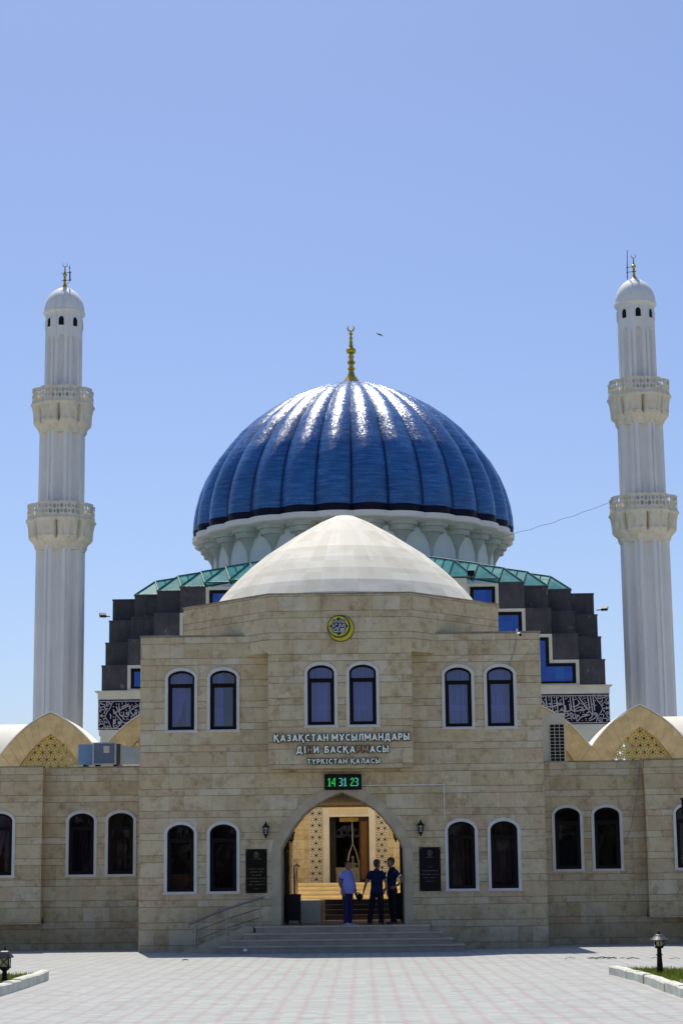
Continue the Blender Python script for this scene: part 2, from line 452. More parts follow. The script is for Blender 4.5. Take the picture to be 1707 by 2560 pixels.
# ------------------------------------------------------------------ geometry helpers
ORG = {}
class MB:
    def __init__(s):
        s.v, s.f, s.mi, s.sm = [], [], [], []
    def add(s, vs, fs, mi=0, smooth=False):
        o = len(s.v)
        s.v += [tuple(v) for v in vs]
        for f in fs:
            s.f.append([o + i for i in f]); s.mi.append(mi); s.sm.append(smooth)
        return s
    def box(s, x0, x1, y0, y1, z0, z1, mi=0):
        vs = [(x, y, z) for z in (z0, z1) for y in (y0, y1) for x in (x0, x1)]
        return s.add(vs, [(0, 2, 3, 1), (4, 5, 7, 6), (0, 1, 5, 4), (2, 6, 7, 3), (0, 4, 6, 2), (1, 3, 7, 5)], mi)
    def prism(s, poly, y0, y1, mi=0):           # polygon in x,z extruded along y
        n = len(poly)
        vs = [(x, y0, z) for x, z in poly] + [(x, y1, z) for x, z in poly]
        fs = [tuple(range(n)), tuple(range(2 * n - 1, n - 1, -1))]
        fs += [(i, i + n, (i + 1) % n + n, (i + 1) % n) for i in range(n)]
        return s.add(vs, fs, mi)
    def vprism(s, poly, z0, z1, mi=0):          # plan polygon in x,y extruded along z
        n = len(poly)
        vs = [(x, y, z0) for x, y in poly] + [(x, y, z1) for x, y in poly]
        fs = [tuple(range(n - 1, -1, -1)), tuple(range(n, 2 * n))]
        fs += [(i, (i + 1) % n, (i + 1) % n + n, i + n) for i in range(n)]
        return s.add(vs, fs, mi)
    def rings(s, rows, closed=True, mi=0, smooth=True, cap0=False, cap1=False):
        n = len(rows[0]); vs = [p for r in rows for p in r]; fs = []
        for i in range(len(rows) - 1):
            for j in range(n if closed else n - 1):
                k = (j + 1) % n
                fs.append((i * n + j, i * n + k, (i + 1) * n + k, (i + 1) * n + j))
        if cap0: fs.append(tuple(range(n - 1, -1, -1)))
        if cap1: fs.append(tuple((len(rows) - 1) * n + j for j in range(n)))
        return s.add(vs, fs, mi, smooth)
    def lathe(s, prof, cx=0, cy=0, n=32, fn=None, mi=0, smooth=True, cap0=True, cap1=True, ph=0):
        rows = []
        for k, (r, z) in enumerate(prof):
            row = []
            for j in range(n):
                a = 2 * math.pi * j / n + ph
                rr = max(1e-4, r if fn is None else fn(k, r, a))
                row.append((cx + rr * math.cos(a), cy + rr * math.sin(a), z))
            rows.append(row)
        return s.rings(rows, True, mi, smooth, cap0, cap1)
    def tube(s, pts, rad, n=8, mi=0, cap=True):
        pts = [Vector(p) for p in pts]
        rows = []
        up = Vector((0, 0, 1))
        t0 = (pts[1] - pts[0]).normalized()
        side = t0.cross(up)
        if side.length < .05: side = t0.cross(Vector((0, 1, 0)))
        side.normalize()
        for i, p in enumerate(pts):
            t = (pts[min(i + 1, len(pts) - 1)] - pts[max(i - 1, 0)]).normalized()
            side = (side - t * side.dot(t)).normalized()
            o = t.cross(side)
            r = rad[i] if isinstance(rad, (list, tuple)) else rad
            rows.append([tuple(p + (side * math.cos(2 * math.pi * j / n) + o * math.sin(2 * math.pi * j / n)) * r) for j in range(n)])
        return s.rings(rows, True, mi, n > 4, cap, cap)
    def loft(s, secs, n=16, mi=0):              # (centre, rx, ry) ellipses stacked along z-ish
        rows = [[(c[0] + rx * math.cos(2 * math.pi * j / n), c[1] + ry * math.sin(2 * math.pi * j / n), c[2]) for j in range(n)] for c, rx, ry in secs]
        return s.rings(rows, True, mi, True, True, True)
    def plate(s, loops, y0, y1, mi=0):          # x,z loops (first outer, others holes) as a plate from y0 to y1
        c = bpy.data.curves.new('tmp', 'CURVE'); c.dimensions = '2D'; c.fill_mode = 'BOTH'; c.extrude = abs(y1 - y0) / 2
        for lp in loops:
            sp = c.splines.new('POLY'); sp.points.add(len(lp) - 1)
            for q, (x, z) in zip(sp.points, lp): q.co = (x, z, 0, 1)
            sp.use_cyclic_u = True
        return s.curve(c, lambda v: (v.x, (y0 + y1) / 2 + v.z * (-1), v.y), mi)
    def curve(s, c, fn, mi=0):
        o = bpy.data.objects.new('tmp', c)
        me = bpy.data.meshes.new_from_object(o)
        s.add([fn(v.co) for v in me.vertices], [tuple(p.vertices) for p in me.polygons], mi)
        bpy.data.objects.remove(o); bpy.data.curves.remove(c); bpy.data.meshes.remove(me)
        return s
    def build(s, name, mats, parent=None, angle=40, recalc=True, origin=None):
        me = bpy.data.meshes.new(name)
        po = ORG.get(parent.name, Vector()) if parent else Vector()
        oo = Vector(origin) if origin is not None else po
        me.from_pydata([tuple(Vector(v) - oo) for v in s.v], [], s.f)
        if not isinstance(mats, (list, tuple)): mats = [mats]
        for m_ in mats: me.materials.append(M[m_] if isinstance(m_, str) else m_)
        me.polygons.foreach_set('material_index', s.mi)
        me.polygons.foreach_set('use_smooth', s.sm)
        bm = bmesh.new(); bm.from_mesh(me)
        bmesh.ops.remove_doubles(bm, verts=bm.verts, dist=.0002)
        if recalc: bmesh.ops.recalc_face_normals(bm, faces=bm.faces)
        bm.to_mesh(me); bm.free()
        if any(s.sm): me.set_sharp_from_angle(angle=R(angle))
        o = bpy.data.objects.new(name, me); COL.objects.link(o)
        if parent: o.parent = parent
        o.location = oo - po
        ORG[o.name] = oo
        return o

def thing(name, label, cat, loc, group=None):
    o = bpy.data.objects.new(name, None); COL.objects.link(o)
    o.location = loc; o.empty_display_size = .2
    ORG[o.name] = Vector(loc)
    return tag(o, label, cat, group)
def tag(o, label, cat, group=None):
    o['label'] = label; o['category'] = cat
    if group: o['group'] = group
    return o
def kind(o, k):
    o['kind'] = k
    return o
def copy_tree(o, parent=None, label=None):
    c = o.copy(); COL.objects.link(c)
    if parent: c.parent = parent
    if label: c['label'] = label
    ORG[c.name] = ORG.get(o.name, Vector()).copy()
    for ch in list(o.children): copy_tree(ch, c)
    return c
def smooth_path(pts, n=6):                      # Catmull-Rom through pts
    pts = [Vector(p) for p in pts]; out = []
    for i in range(len(pts) - 1):
        p0, p1, p2, p3 = pts[max(i - 1, 0)], pts[i], pts[i + 1], pts[min(i + 2, len(pts) - 1)]
        for k in range(n):
            t = k / n
            out.append(.5 * ((2 * p1) + (p2 - p0) * t + (2 * p0 - 5 * p1 + 4 * p2 - p3) * t * t + (3 * p1 - p0 - 3 * p2 + p3) * t ** 3))
    return out + [pts[-1]]

def ribbon(mb, pts, w, y0, y1):
    P = [Vector((p[0], p[1])) for p in pts]
    Lf, Rt = [], []
    for i, p in enumerate(P):
        t = (P[min(i + 1, len(P) - 1)] - P[max(i - 1, 0)])
        t = t.normalized() if t.length > 1e-6 else Vector((1, 0))
        n_ = Vector((-t.y, t.x)); ww = w if not isinstance(w, (list, tuple)) else w[i]
        Lf.append(p + n_ * ww / 2); Rt.append(p - n_ * ww / 2)
    n = len(P)
    vs = [(v.x, y0, v.y) for v in Lf + Rt] + [(v.x, y1, v.y) for v in Lf + Rt]
    fs = []
    for i in range(n - 1):
        fs += [(i, i + 1, n + i + 1, n + i), (2 * n + i, 3 * n + i, 3 * n + i + 1, 2 * n + i + 1), (i, 2 * n + i, 2 * n + i + 1, i + 1), (n + i, n + i + 1, 3 * n + i + 1, 3 * n + i)]
    fs += [(0, n, 3 * n, 2 * n), (n - 1, 3 * n - 1, 4 * n - 1, 2 * n - 1)]
    mb.add(vs, fs)

# ------------------------------------------------------------------ ground
def gz(x, y):
    f = max(0, min(1, (46.5 - y) / 5)) * max(0, min(1, (y - 12) / 6)) * max(0, min(1, (14 - abs(x)) / 4))
    h = math.sin(.9 * x + .5 * y) * .4 + math.sin(1.7 * x - .9 * y + 1) * .22 + math.sin(.37 * x + 1.3 * y + 2) * .35 + math.sin(2.9 * x + .7 * y) * .12
    return .012 * h * f
def axis(lo, hi, st, far):
    a = [lo + st * i for i in range(int((hi - lo) / st) + 1)]
    b, d, v = [], st * 2, hi
    while v < far: v += d; d *= 1.6; b.append(v)
    c, d, v = [], st * 2, lo
    while v > -far: v -= d; d *= 1.6; c.append(v)
    return c[::-1] + a + b
gx, gy = axis(-14, 14, .4, 900), axis(14, 52, .4, 900)
g = MB().rings([[(x, y, gz(x, y)) for x in gx] for y in gy], False)
kind(g.build('ground', 'paving', recalc=False), 'structure')

# ------------------------------------------------------------------ administration building (facade plane y = 51)
FY = 51.0
def arch(hw, z0, zs, zt, n=9):                  # outline: foot, spring, rounded slightly pointed head
    pts = [(-hw, z0), (-hw, zs)]
    for i in range(1, 2 * n):
        t = -1 + i / n
        e = (1 - abs(t) ** 2.15) ** .62 * .93 + .07 * (1 - abs(t))
        pts.append((hw * t, zs + (zt - zs) * e))
    return pts + [(hw, zs), (hw, z0)]
def shift(p, dx): return [(x + dx, z) for x, z in p]

admin = thing('administration_building', 'travertine clad building with white dome and arched entrance in the centre', 'building', (0, FY, 0))
UP = dict(z0=5.545, zs=6.93, zt=7.19); LO = dict(z0=1.46, zs=2.975, zt=3.255); WI = dict(z0=1.94, zs=3.42, zt=3.685)
HW = .42
def hole(dx, L): return shift(arch(HW - .06, L['z0'] + .02, L['zs'], L['zt'] - .075), dx)
UX = (-4.105, -3.02, 3.025, 4.105)
PW = [(1.555, 2.53), (1.47, 2.71), (1.25, 3.06), (1.0, 3.375), (.81, 3.545), (.62, 3.66), (.35, 3.81), (0, 3.965)]
PO = [(1.79, 2.58), (1.70, 2.83), (1.42, 3.27), (1.17, 3.56), (.92, 3.78), (.66, 3.95), (.38, 4.09), (0, 4.19)]
def pass_loop(P, z0): return [(-P[0][0], z0)] + [(-x, z) for x, z in P] + [(x, z) for x, z in P[-2::-1]] + [(P[0][0], z0)]
front = MB().plate([[(-5.16, -.3), (5.16, -.3), (5.16, 7.985), (-5.16, 7.985)]] + [hole(x, L) for x in UX for L in (UP, LO)]
                   + [pass_loop(PW, .63)] + [[(-1.5, 4.7), (1.5, 4.7), (1.5, 7.4), (-1.5, 7.4)]], FY, FY + .45)
front.build('front_wall', 'stone', admin)
BACK = FY + 8.5
sw = MB()
for s in (-1, 1):
    sw.box(min(s * 5.16, s * 4.8), max(s * 5.16, s * 4.8), FY + .45, BACK, -.3, 7.985)
    sw.box(min(s * 1.585, s * 5.16), max(s * 1.585, s * 5.16), BACK, BACK + .35, -.3, 7.985)
sw.box(-1.585, 1.585, BACK, BACK + .35, 4.0, 7.985)
sw.build('side_and_rear_wall', 'stone', admin)
kw = MB()
for s in (-1, 1):
    kw.box(min(s * 1.585, s * 1.8), max(s * 1.585, s * 1.8), FY + .45, BACK, .0, 4.6)
kw.build('passage_wall', 'gold_stone', admin)
MB().box(-1.585, 1.585, FY + .45, BACK, 3.97, 4.2).build('passage_ceiling', 'ceiling', admin)
MB().box(-1.6, 1.6, BACK - .02, BACK + .4, 3.90, 4.02).build('passage_lintel', 'gold_plain', admin)
MB().box(-1.58, 1.58, FY + .02, BACK - 1.3, -.3, .63).build('passage_floor', 'voussoir', admin)
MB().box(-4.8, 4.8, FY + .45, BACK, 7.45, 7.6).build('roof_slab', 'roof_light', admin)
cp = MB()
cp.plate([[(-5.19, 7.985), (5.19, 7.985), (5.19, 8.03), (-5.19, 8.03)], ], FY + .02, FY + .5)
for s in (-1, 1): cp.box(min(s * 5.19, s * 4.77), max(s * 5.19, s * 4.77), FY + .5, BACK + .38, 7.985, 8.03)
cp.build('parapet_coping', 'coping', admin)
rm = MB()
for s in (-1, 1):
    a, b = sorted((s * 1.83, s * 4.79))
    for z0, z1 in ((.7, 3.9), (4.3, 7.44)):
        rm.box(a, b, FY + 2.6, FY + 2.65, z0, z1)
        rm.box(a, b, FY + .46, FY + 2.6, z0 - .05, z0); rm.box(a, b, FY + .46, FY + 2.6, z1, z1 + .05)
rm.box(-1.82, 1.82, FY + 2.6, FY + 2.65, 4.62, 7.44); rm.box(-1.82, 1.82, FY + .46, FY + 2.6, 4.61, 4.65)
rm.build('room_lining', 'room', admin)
# voussoir band of the entrance
vb = MB()
inn = [(1.555, .63), (1.555, 1.0), (1.555, 1.38), (1.555, 1.76), (1.555, 2.14)] + PW
out = [(1.79, .63), (1.79, 1.0), (1.79, 1.38), (1.79, 1.76), (1.79, 2.14)] + PO
for s in (-1, 1):
    for i in range(len(inn) - 1):
        a, b, c, d = inn[i], inn[i + 1], out[i + 1], out[i]
        cxm, czm = sum(p[0] for p in (a, b, c, d)) / 4, sum(p[1] for p in (a, b, c, d)) / 4
        q = [(cxm + (p[0] - cxm) * .975, czm + (p[1] - czm) * .985) for p in (a, b, c, d)]
        vb.prism([(s * x, z) for x, z in q], FY - .025, FY + .30)
vb.build('entrance_arch', 'voussoir', admin)
# reveal lining of the arch behind the band
lin = MB()
lp = pass_loop(PW, .63)
for i in range(len(lp) - 1):
    (x0, z0), (x1, z1) = lp[i], lp[i + 1]
    k = .985
    lin.add([(x0 * k, FY + .3, z0 - .01), (x1 * k, FY + .3, z1 - .02), (x1 * k, FY + .95, z1 - .02), (x0 * k, FY + .95, z0 - .01),
             (x0 * 1.01, FY + .3, z0 + .01), (x1 * 1.01, FY + .3, z1 + .01), (x1 * 1.01, FY + .95, z1 + .01), (x0 * 1.01, FY + .95, z0 + .01)],
            [(0, 1, 2, 3), (4, 7, 6, 5), (0, 4, 5, 1), (3, 2, 6, 7), (0, 3, 7, 4), (1, 5, 6, 2)])
lin.build('arch_reveal', 'voussoir', admin)
# open gate leaves folded against the passage walls
for s in (-1, 1):
    gl = MB()
    x0, x1 = sorted((s * 1.50, s * 1.56))
    gl.box(x0, x1, FY + 2.2, FY + 2.26, .66, 3.15); gl.box(x0, x1, FY + 3.6, FY + 3.66, .66, 3.15)
    for z in (.7, 1.3, 2.5, 3.1): gl.box(x0 + .01, x1 - .01, FY + 2.26, FY + 3.6, z, z + .05)
    for k in range(9): gl.box(x0 + .02, x1 - .02, FY + 2.38 + .14 * k, FY + 2.40 + .14 * k, .66, 3.15)
    gl.box(x0 + .02, x1 - .02, FY + 2.26, FY + 3.6, .75, 1.3)
    gl.build('gate_leaf', 'black_metal', admin)

# central bay and octagonal drum
bay = MB()
BH = [hole(x, dict(z0=5.58, zs=6.955, zt=7.215)) for x in (-.49, .575)]
bay.plate([[(-1.83, 4.52), (1.83, 4.52), (1.83, 8.96), (-1.83, 8.96)]] + BH, FY - .62, FY - .3)
for s in (-1, 1):
    bay.box(min(s * 1.83, s * 1.53), max(s * 1.83, s * 1.53), FY - .3, FY - .001, 4.52, 7.47)
bay.box(-1.53, 1.53, FY - .3, FY - .001, 4.52, 4.7)
bay.build('central_bay', 'stone', admin)
OCT = [(-1.83, -.62), (1.83, -.62), (4.22, 1.77), (4.22, 5.43), (1.83, 7.82), (-1.83, 7.82), (-4.22, 5.43), (-4.22, 1.77)]
def octo(k): return [(x * k, FY + 3.6 + (y - 3.6) * k) for x, y in OCT]
dr = MB()
o1, o0 = octo(1), octo(.93)
for i in range(8):
    if i == 0: continue                          # the front face is the bay plate
    j = (i + 1) % 8
    zb = 7.47 if i in (1, 7) else 7.6
    a, b, c, d = o1[i], o1[j], o0[j], o0[i]
    dr.vprism([a, b, c, d], zb, 8.96)
dr.build('drum', 'stone', admin)
MB().vprism([(x, y) for x, y in octo(.93)], 7.7, 8.35).build('drum_roof', 'coping', admin)
cpp = MB()
o2, o3 = octo(1.006), octo(.925)
for i in range(8):
    j = (i + 1) % 8
    cpp.vprism([o2[i], o2[j], o3[j], o3[i]], 8.96, 9.0)
cpp.build('drum_coping', 'coping', admin)
DP = [(3.98, 8.2), (3.88, 8.72), (3.68, 9.12), (3.41, 9.49), (3.07, 9.86), (2.69, 10.22), (2.26, 10.58), (1.39, 11.165), (.72, 11.56), (.28, 11.765), (.1, 11.80), (.02, 11.805)]
MB().lathe(DP, .11, FY + 3.6, 44, smooth=False, cap0=False).build('dome', 'dome_slabs', admin, 30)

# windows: one of each kind, then copies
def make_window(L, pane, dx, y):
    z0, zs, zt = L['z0'], L['zs'], L['zt']
    outl, inl = arch(HW, z0, zs, zt), arch(HW - .078, z0 + .03, zs, zt - .085)
    w = MB().plate([shift(outl, dx), shift(inl, dx)], y - .028, y + .14).build('window', 'surround', admin, origin=(dx, y, z0))
    MB().box(dx - HW - .02, dx + HW + .02, y - .06, y + .05, z0 - .035, z0 + .002).build('sill', 'surround', w)
    h = HW - .078
    tz = zt - .085 - (.385 if zt > 4 else .40)
    fr = MB().plate([shift(arch(h, z0 + .03, zs, zt - .085), dx), shift(arch(h - .055, tz + .05, zs, zt - .14), dx),
                     [(dx - h + .10, z0 + .12), (dx + h - .10, z0 + .12), (dx + h - .10, tz - .05), (dx - h + .10, tz - .05)]], y + .06, y + .13)
    fr.box(dx - h + .055, dx + h - .055, y + .045, y + .06, tz - .012, tz + .012)
    fr.build('frame', 'frame', w)
    MB().plate([shift(arch(h - .03, z0 + .06, zs, zt - .11), dx)], y + .10, y + .106).build('pane', pane, w)
    return w
def curtain(w, dx, y, L, style, matn):
    z0, z1, h = L['z0'] + .05, L['zt'] - .02, HW - .06
    b = MB()
    def sheet(x0, x1, zlo, zhi, amp, fn=None, yy=.0):
        n = 30; rows = []
        for i in range(9):
            t = i / 8; row = []
            for j in range(n + 1):
                s_ = j / n
                a, c = (x0, x1) if fn is None else fn(t)
                x = a + (c - a) * s_
                row.append((dx + x, y + .30 + yy + amp * math.sin(s_ * 34 + math.sin(t * 3) * .6 + dx), zhi + (zlo - zhi) * t))
            rows.append(row)
        b.rings(rows, False)
    if style == 'full': sheet(-h, h, z0, z1, .04)
    elif style == 'swag_left':
        sheet(-h, h, z0, z1, .02, lambda t: (-h, -h + .52 - .44 * max(0, t - .25) ** 1.1))
        sheet(.08, h, z0, z1, .012, None, .05)
    elif style == 'split':
        sheet(-h, -.02, z0, z1, .02); sheet(h - .09, h, z0, z1, .02, lambda t: (h - .05 - .06 * math.sin(t * 3), h))
    elif style == 'swag_right':
        sheet(-h, h, z0, z1, .02, None, .05); sheet(-h, h, z0, z1, .02, lambda t: (h - .42 + .3 * t, h))
    b.build('curtain', matn, w, recalc=False)

proto = make_window(UP, 'pane_blue', UX[0], FY)
def place(p, dx, y, z):
    c = copy_tree(p, admin); c.location = Vector((dx, y, z)) - ORG[admin.name]; ORG[c.name] = Vector((dx, y, z)); return c
UPW = [proto] + [place(proto, x, FY, UP['z0']) for x in UX[1:]]
B_ = dict(z0=5.58, zs=6.965, zt=7.225)
UPW += [place(proto, x, FY - .62, 5.58) for x in (-.49, .575)]
for w, x, y, st in zip(UPW, list(UX) + [-.49, .575], [FY] * 4 + [FY - .62] * 2, ('swag_left', 'split', 'full', 'swag_right', 'full', 'full')):
    curtain(w, x, y, UP if y == FY else B_, st, 'sheer' if st != 'swag_left' else 'drape')
plo = make_window(LO, 'pane_dark', UX[0], FY)
LOW = [plo] + [place(plo, x, FY, LO['z0']) for x in UX[1:]]
for w, x, st in zip(LOW, UX, ('film', 'film', 'brown', 'brown')):
    if st == 'brown': curtain(w, x, FY, LO, 'full', 'curtain_brown')
    else:
        h = HW - .06; b = MB()
        rows = []
        rnd = random.Random(int(x * 10))
        ph = [rnd.uniform(0, 6) for _ in range(6)]
        for i in range(26):
            row = []
            for j in range(15):
                X, Z = -h + 2 * h * j / 14, LO['z0'] + .04 + (LO['zt'] - LO['z0'] - .06) * i / 25
                row.append((x + X, FY + .24 + .03 * math.sin(4 * X + 2.4 * Z + ph[0]) + .022 * math.sin(-3.5 * X + 3.1 * Z + ph[1]), Z))
            rows.append(row)
        b.rings(rows, False).build('plastic_film', 'film', w, recalc=False)
bx = MB().box(UX[0] - .26, UX[0] + .26, FY + .19, FY + .22, 1.56, 1.93).build('cardboard_sheet', simple('cardboard', (.33, .22, .13), .9), LOW[0])

# wings
for s in (-1, 1):
    WY, BY = 54.0, 53.5
    xs = sorted((s * 5.16, s * 8.3))
    WX = (6.01, 7.07) if s > 0 else (-6.01, -7.07)
    w_ = MB().plate([[(xs[0], -.3), (xs[1], -.3), (xs[1], 4.82), (xs[0], 4.82)]] + [hole(x, WI) for x in WX], WY, WY + .35)
    w_.build('wing_wall', 'stone', admin)
    b0, b1 = sorted((s * 8.06, s * 13.5))
    bx_ = (9.19, 10.25) if s > 0 else (-9.19, -10.25)
    w2 = MB().plate([[(b0, .69), (b1, .69), (b1, 4.82), (b0, 4.82)]] + [hole(x, WI) for x in bx_], BY, BY + .3)
    c0, c1 = sorted((s * 8.06, s * 8.3))
    w2.box(c0, c1, BY + .3, WY - .001, .69, 4.82)
    w2.box(b0, b1, BY + .3, WY - .001, .69, .85)
    w2.build('wing_bay', 'stone', admin)
    d0, d1 = sorted((s * 8.3, s * 13.5))
    MB().box(d0, d1, WY, WY + .3, -.3, .84).build('plinth_wall', 'stone', admin)
    e0, e1 = sorted((s * 13.2, s * 13.5))
    e2, e3 = sorted((s * 5.17, s * 13.2))
    rw = MB().box(e0, e1, WY + .3, WY + 5, -.3, 4.8)
    rw.box(e2, e3, WY + .36, WY + 5, 4.3, 4.45)
    rw.build('wing_roof', 'roof_light', admin)
    MB().box(e2, e3, WY + 2.2, WY + 2.25, .1, 4.29).box(e2, e3, WY + .36, WY + 2.2, .05, .1).build('room_lining', 'room', admin)
    k = MB()
    k.box(min(s * 5.17, s * 8.02), max(s * 5.17, s * 8.02), WY - .02, WY + .38, 4.82, 4.855)
    k.box(b0 - .02, b1 + .02, BY - .02, BY + .33, 4.82, 4.857)
    k.build('parapet_coping', 'coping', admin)
    pw = make_window(WI, 'pane_dark', WX[0], WY)
    ws = [pw, place(pw, WX[1], WY, WI['z0']), place(pw, bx_[0], BY, WI['z0']), place(pw, bx_[1], BY, WI['z0'])]
    pos_ = [(WX[0], WY), (WX[1], WY), (bx_[0], BY), (bx_[1], BY)]
    for i, (w, (x, y)) in enumerate(zip(ws, pos_)):
        if s < 0: curtain(w, x, y, WI, 'full' if i < 2 else 'swag_left', ('curtain_brown', 'curtain_violet', 'drape', 'drape')[i])
        else:
            if i >= 2: curtain(w, x, y, WI, 'full', 'curtain_brown'); continue
            h = HW - .06; b = MB(); rows = []
            for a in range(26):
                row = []
                for j in range(15):
                    X, Z = -h + 2 * h * j / 14, WI['z0'] + .04 + (1.35) * a / 25
                    row.append((x + X, y + .24 + .04 * math.sin(4 * X + 2.6 * Z + i) + .028 * math.sin(-5 * X + 3 * Z + 2 * i), Z))
                rows.append(row)
            b.rings(rows, False).build('plastic_film', 'film', w, recalc=False)

# ------------------------------------------------------------------ steps, ramp, rails
st = thing('entrance_steps', 'four broad stone steps with landing below the arched entrance', 'steps', (0, 49.6, 0))
for hw, yf, z1, z0 in ((2.165, 49.8, .63, .47), (2.435, 49.5, .47, .32), (2.71, 49.2, .32, .175), (2.975, 48.9, .175, -.2)):
    b = MB()
    b.box(-hw + .03, hw - .03, yf + .03, FY - .002, z0 - .02, z1 - .035)
    b.box(-hw, hw, yf, FY - .026, z1 - .035, z1, 1)
    b.build('step', ['step_stone', 'voussoir'], st)
rp = MB()
rp.add([(-3.95, 50.0, -.1), (-2.2, 50.0, -.1), (-2.2, 50.0, .62), (-2.45, 50.0, .62), (-3.95, 50.0, .03),
        (-3.95, 50.98, -.1), (-2.2, 50.98, -.1), (-2.2, 50.98, .62), (-2.45, 50.98, .62), (-3.95, 50.98, .03)],
       [(0, 1, 2, 3, 4), (9, 8, 7, 6, 5), (0, 5, 6, 1), (1, 6, 7, 2), (2, 7, 8, 3), (3, 8, 9, 4), (4, 9, 5, 0)])
tag(rp.build('side_ramp', 'voussoir'), 'stone ramp rising along the wall left of the entrance steps', 'ramp')
hr = thing('handrail', 'steel tube handrail with two lower bars on the ramp left of the steps', 'handrail', (-2.9, 49.98, .3))
YR = 49.95
top = [(-3.80, YR, .60), (-3.79, YR, .68), (-3.70, YR, .735), (-2.95, YR, 1.03), (-2.02, YR, 1.315), (-1.93, YR, 1.31), (-1.90, YR, 1.25)]
MB().tube(smooth_path(top, 5), .026, 10).build('top_rail', 'steel', hr)
for x, za, zb in ((-3.63, .10, .76), (-2.84, .42, 1.06), (-2.03, .62, 1.31)):
    MB().tube([(x, YR, za), (x, YR, zb)], .02, 10).build('post', 'steel', hr)
for dz in (-.23, -.45):
    MB().tube([(-3.70, YR, .735 + dz), (-2.84, YR, 1.05 + dz), (-1.97, YR, 1.315 + dz)], .011, 8).build('lower_bar', 'steel', hr)

# ------------------------------------------------------------------ lettering on the bay
LF = FY - .62
V0, BOWL = [(.10, 0), (.10, 1)], [(.10, .56), (.30, .56), (.42, .47), (.45, .32), (.42, .17), (.30, .095), (.10, .095)]
K_ = [V0, [(.14, .46), (.54, .97)], [(.26, .60), (.60, .03)]]
Y_ = [[(.06, .97), (.33, .46)], [(.60, .97), (.33, .46)], [(.33, .50), (.33, 0)]]
GL = {'Қ': K_ + [[(.64, .095), (.64, -.2)]], 'К': K_, 'А': [[(.09, .03), (.36, .93)], [(.36, .93), (.63, .03)], [(.2, .30), (.52, .30)]],
      'З': [[(.05, .84), (.18, .90), (.34, .88), (.42, .76), (.36, .62), (.2, .54)], [(.2, .54), (.40, .46), (.46, .30), (.40, .14), (.24, .10), (.05, .16)]],
      'С': [[(.58, .84), (.44, .90), (.28, .86), (.14, .68), (.11, .5), (.14, .32), (.28, .14), (.44, .10), (.58, .16)]], 'Т': [[(.09, .905), (.53, .905)], [(.31, .9), (.31, 0)]],
      'Н': [V0, [(.58, 0), (.58, 1)], [(.12, .5), (.56, .5)]], 'М': [V0, [(.13, .92), (.43, .28)], [(.43, .28), (.73, .92)], [(.76, 0), (.76, 1)]], 'Ұ': Y_ + [[(.12, .30), (.54, .30)]], 'Ү': Y_,
      'Ы': [V0, BOWL, [(.70, 0), (.70, 1)]], 'Л': [[(.06, .09), (.14, .13), (.18, .3), (.2, .88)], [(.2, .905), (.5, .905)], [(.56, 0), (.56, 1)]],
      'Д': [[(.10, .095), (.64, .095)], [(.17, .12), (.23, .4), (.25, .88)], [(.25, .905), (.5, .905)], [(.56, .1), (.56, 1)], [(.06, .10), (.06, -.18)], [(.70, .10), (.70, -.18)]],
      'Р': [V0, [(.10, .905), (.34, .905), (.47, .82), (.50, .68), (.47, .54), (.34, .45), (.10, .45)]], 'І': [[(.21, .1), (.21, .9)], [(.12, .92), (.30, .92)], [(.12, .08), (.30, .08)]],
      'И': [V0, [(.12, .12), (.56, .88)], [(.58, 0), (.58, 1)]], 'Б': [V0, [(.12, .905), (.48, .905)], [(.10, .56), (.32, .56), (.46, .47), (.49, .32), (.46, .17), (.32, .095), (.10, .095)]]}
sg = thing('wall_lettering', 'three lines of pale green block letters on the bay wall', 'lettering', (0, LF, 4.9))
def text_line(txt, x0, x1, z, cap, bare=()):
    items, pen = [], 0
    for i, ch in enumerate(txt):
        if ch == ' ': pen += .155; continue
        xs = [p[0] for st_ in GL[ch] for p in st_]; a, b = min(xs) - .1, max(xs) + .1
        items.append((i, ch, pen - a)); pen += (b - a) + .12
    kx = (x1 - x0) / (pen - .12)
    def strokes(ch, px, w, grow, y0, y1):
        b = MB()
        for q_, st_ in enumerate(GL[ch]):
            P = [(x0 + (px + x) * kx, z + zz * cap) for x, zz in st_]
            a, e = Vector(P[0]), Vector(P[-1])
            da, de = (a - Vector(P[1])).normalized() * grow, (e - Vector(P[-2])).normalized() * grow
            P[0], P[-1] = tuple(a + da), tuple(e + de)
            ribbon(b, P, w, y0 - .0009 * q_, y1)
        return b
    for i, ch, px in items:
        lo = strokes(ch, px, .215 * cap + .03, .017, LF - .07, LF - .001).build('letter', 'letter_edge', sg)
        strokes(ch, px, .215 * cap, .004, LF - .084, LF - .0785).build('letter_face', 'letter_bare' if i in bare else 'letter', lo)
text_line('ҚАЗАҚСТАН  МҰСЫЛМАНДАРЫ', -1.69, 1.74, 5.20, .175)
text_line('ДІНИ    БАСҚАРМАСЫ', -1.13, 1.21, 4.90, .168, bare=(2, 13, 14))
text_line('ТҮРКІСТАН   ҚАЛАСЫ', -.85, .99, 4.625, .125)

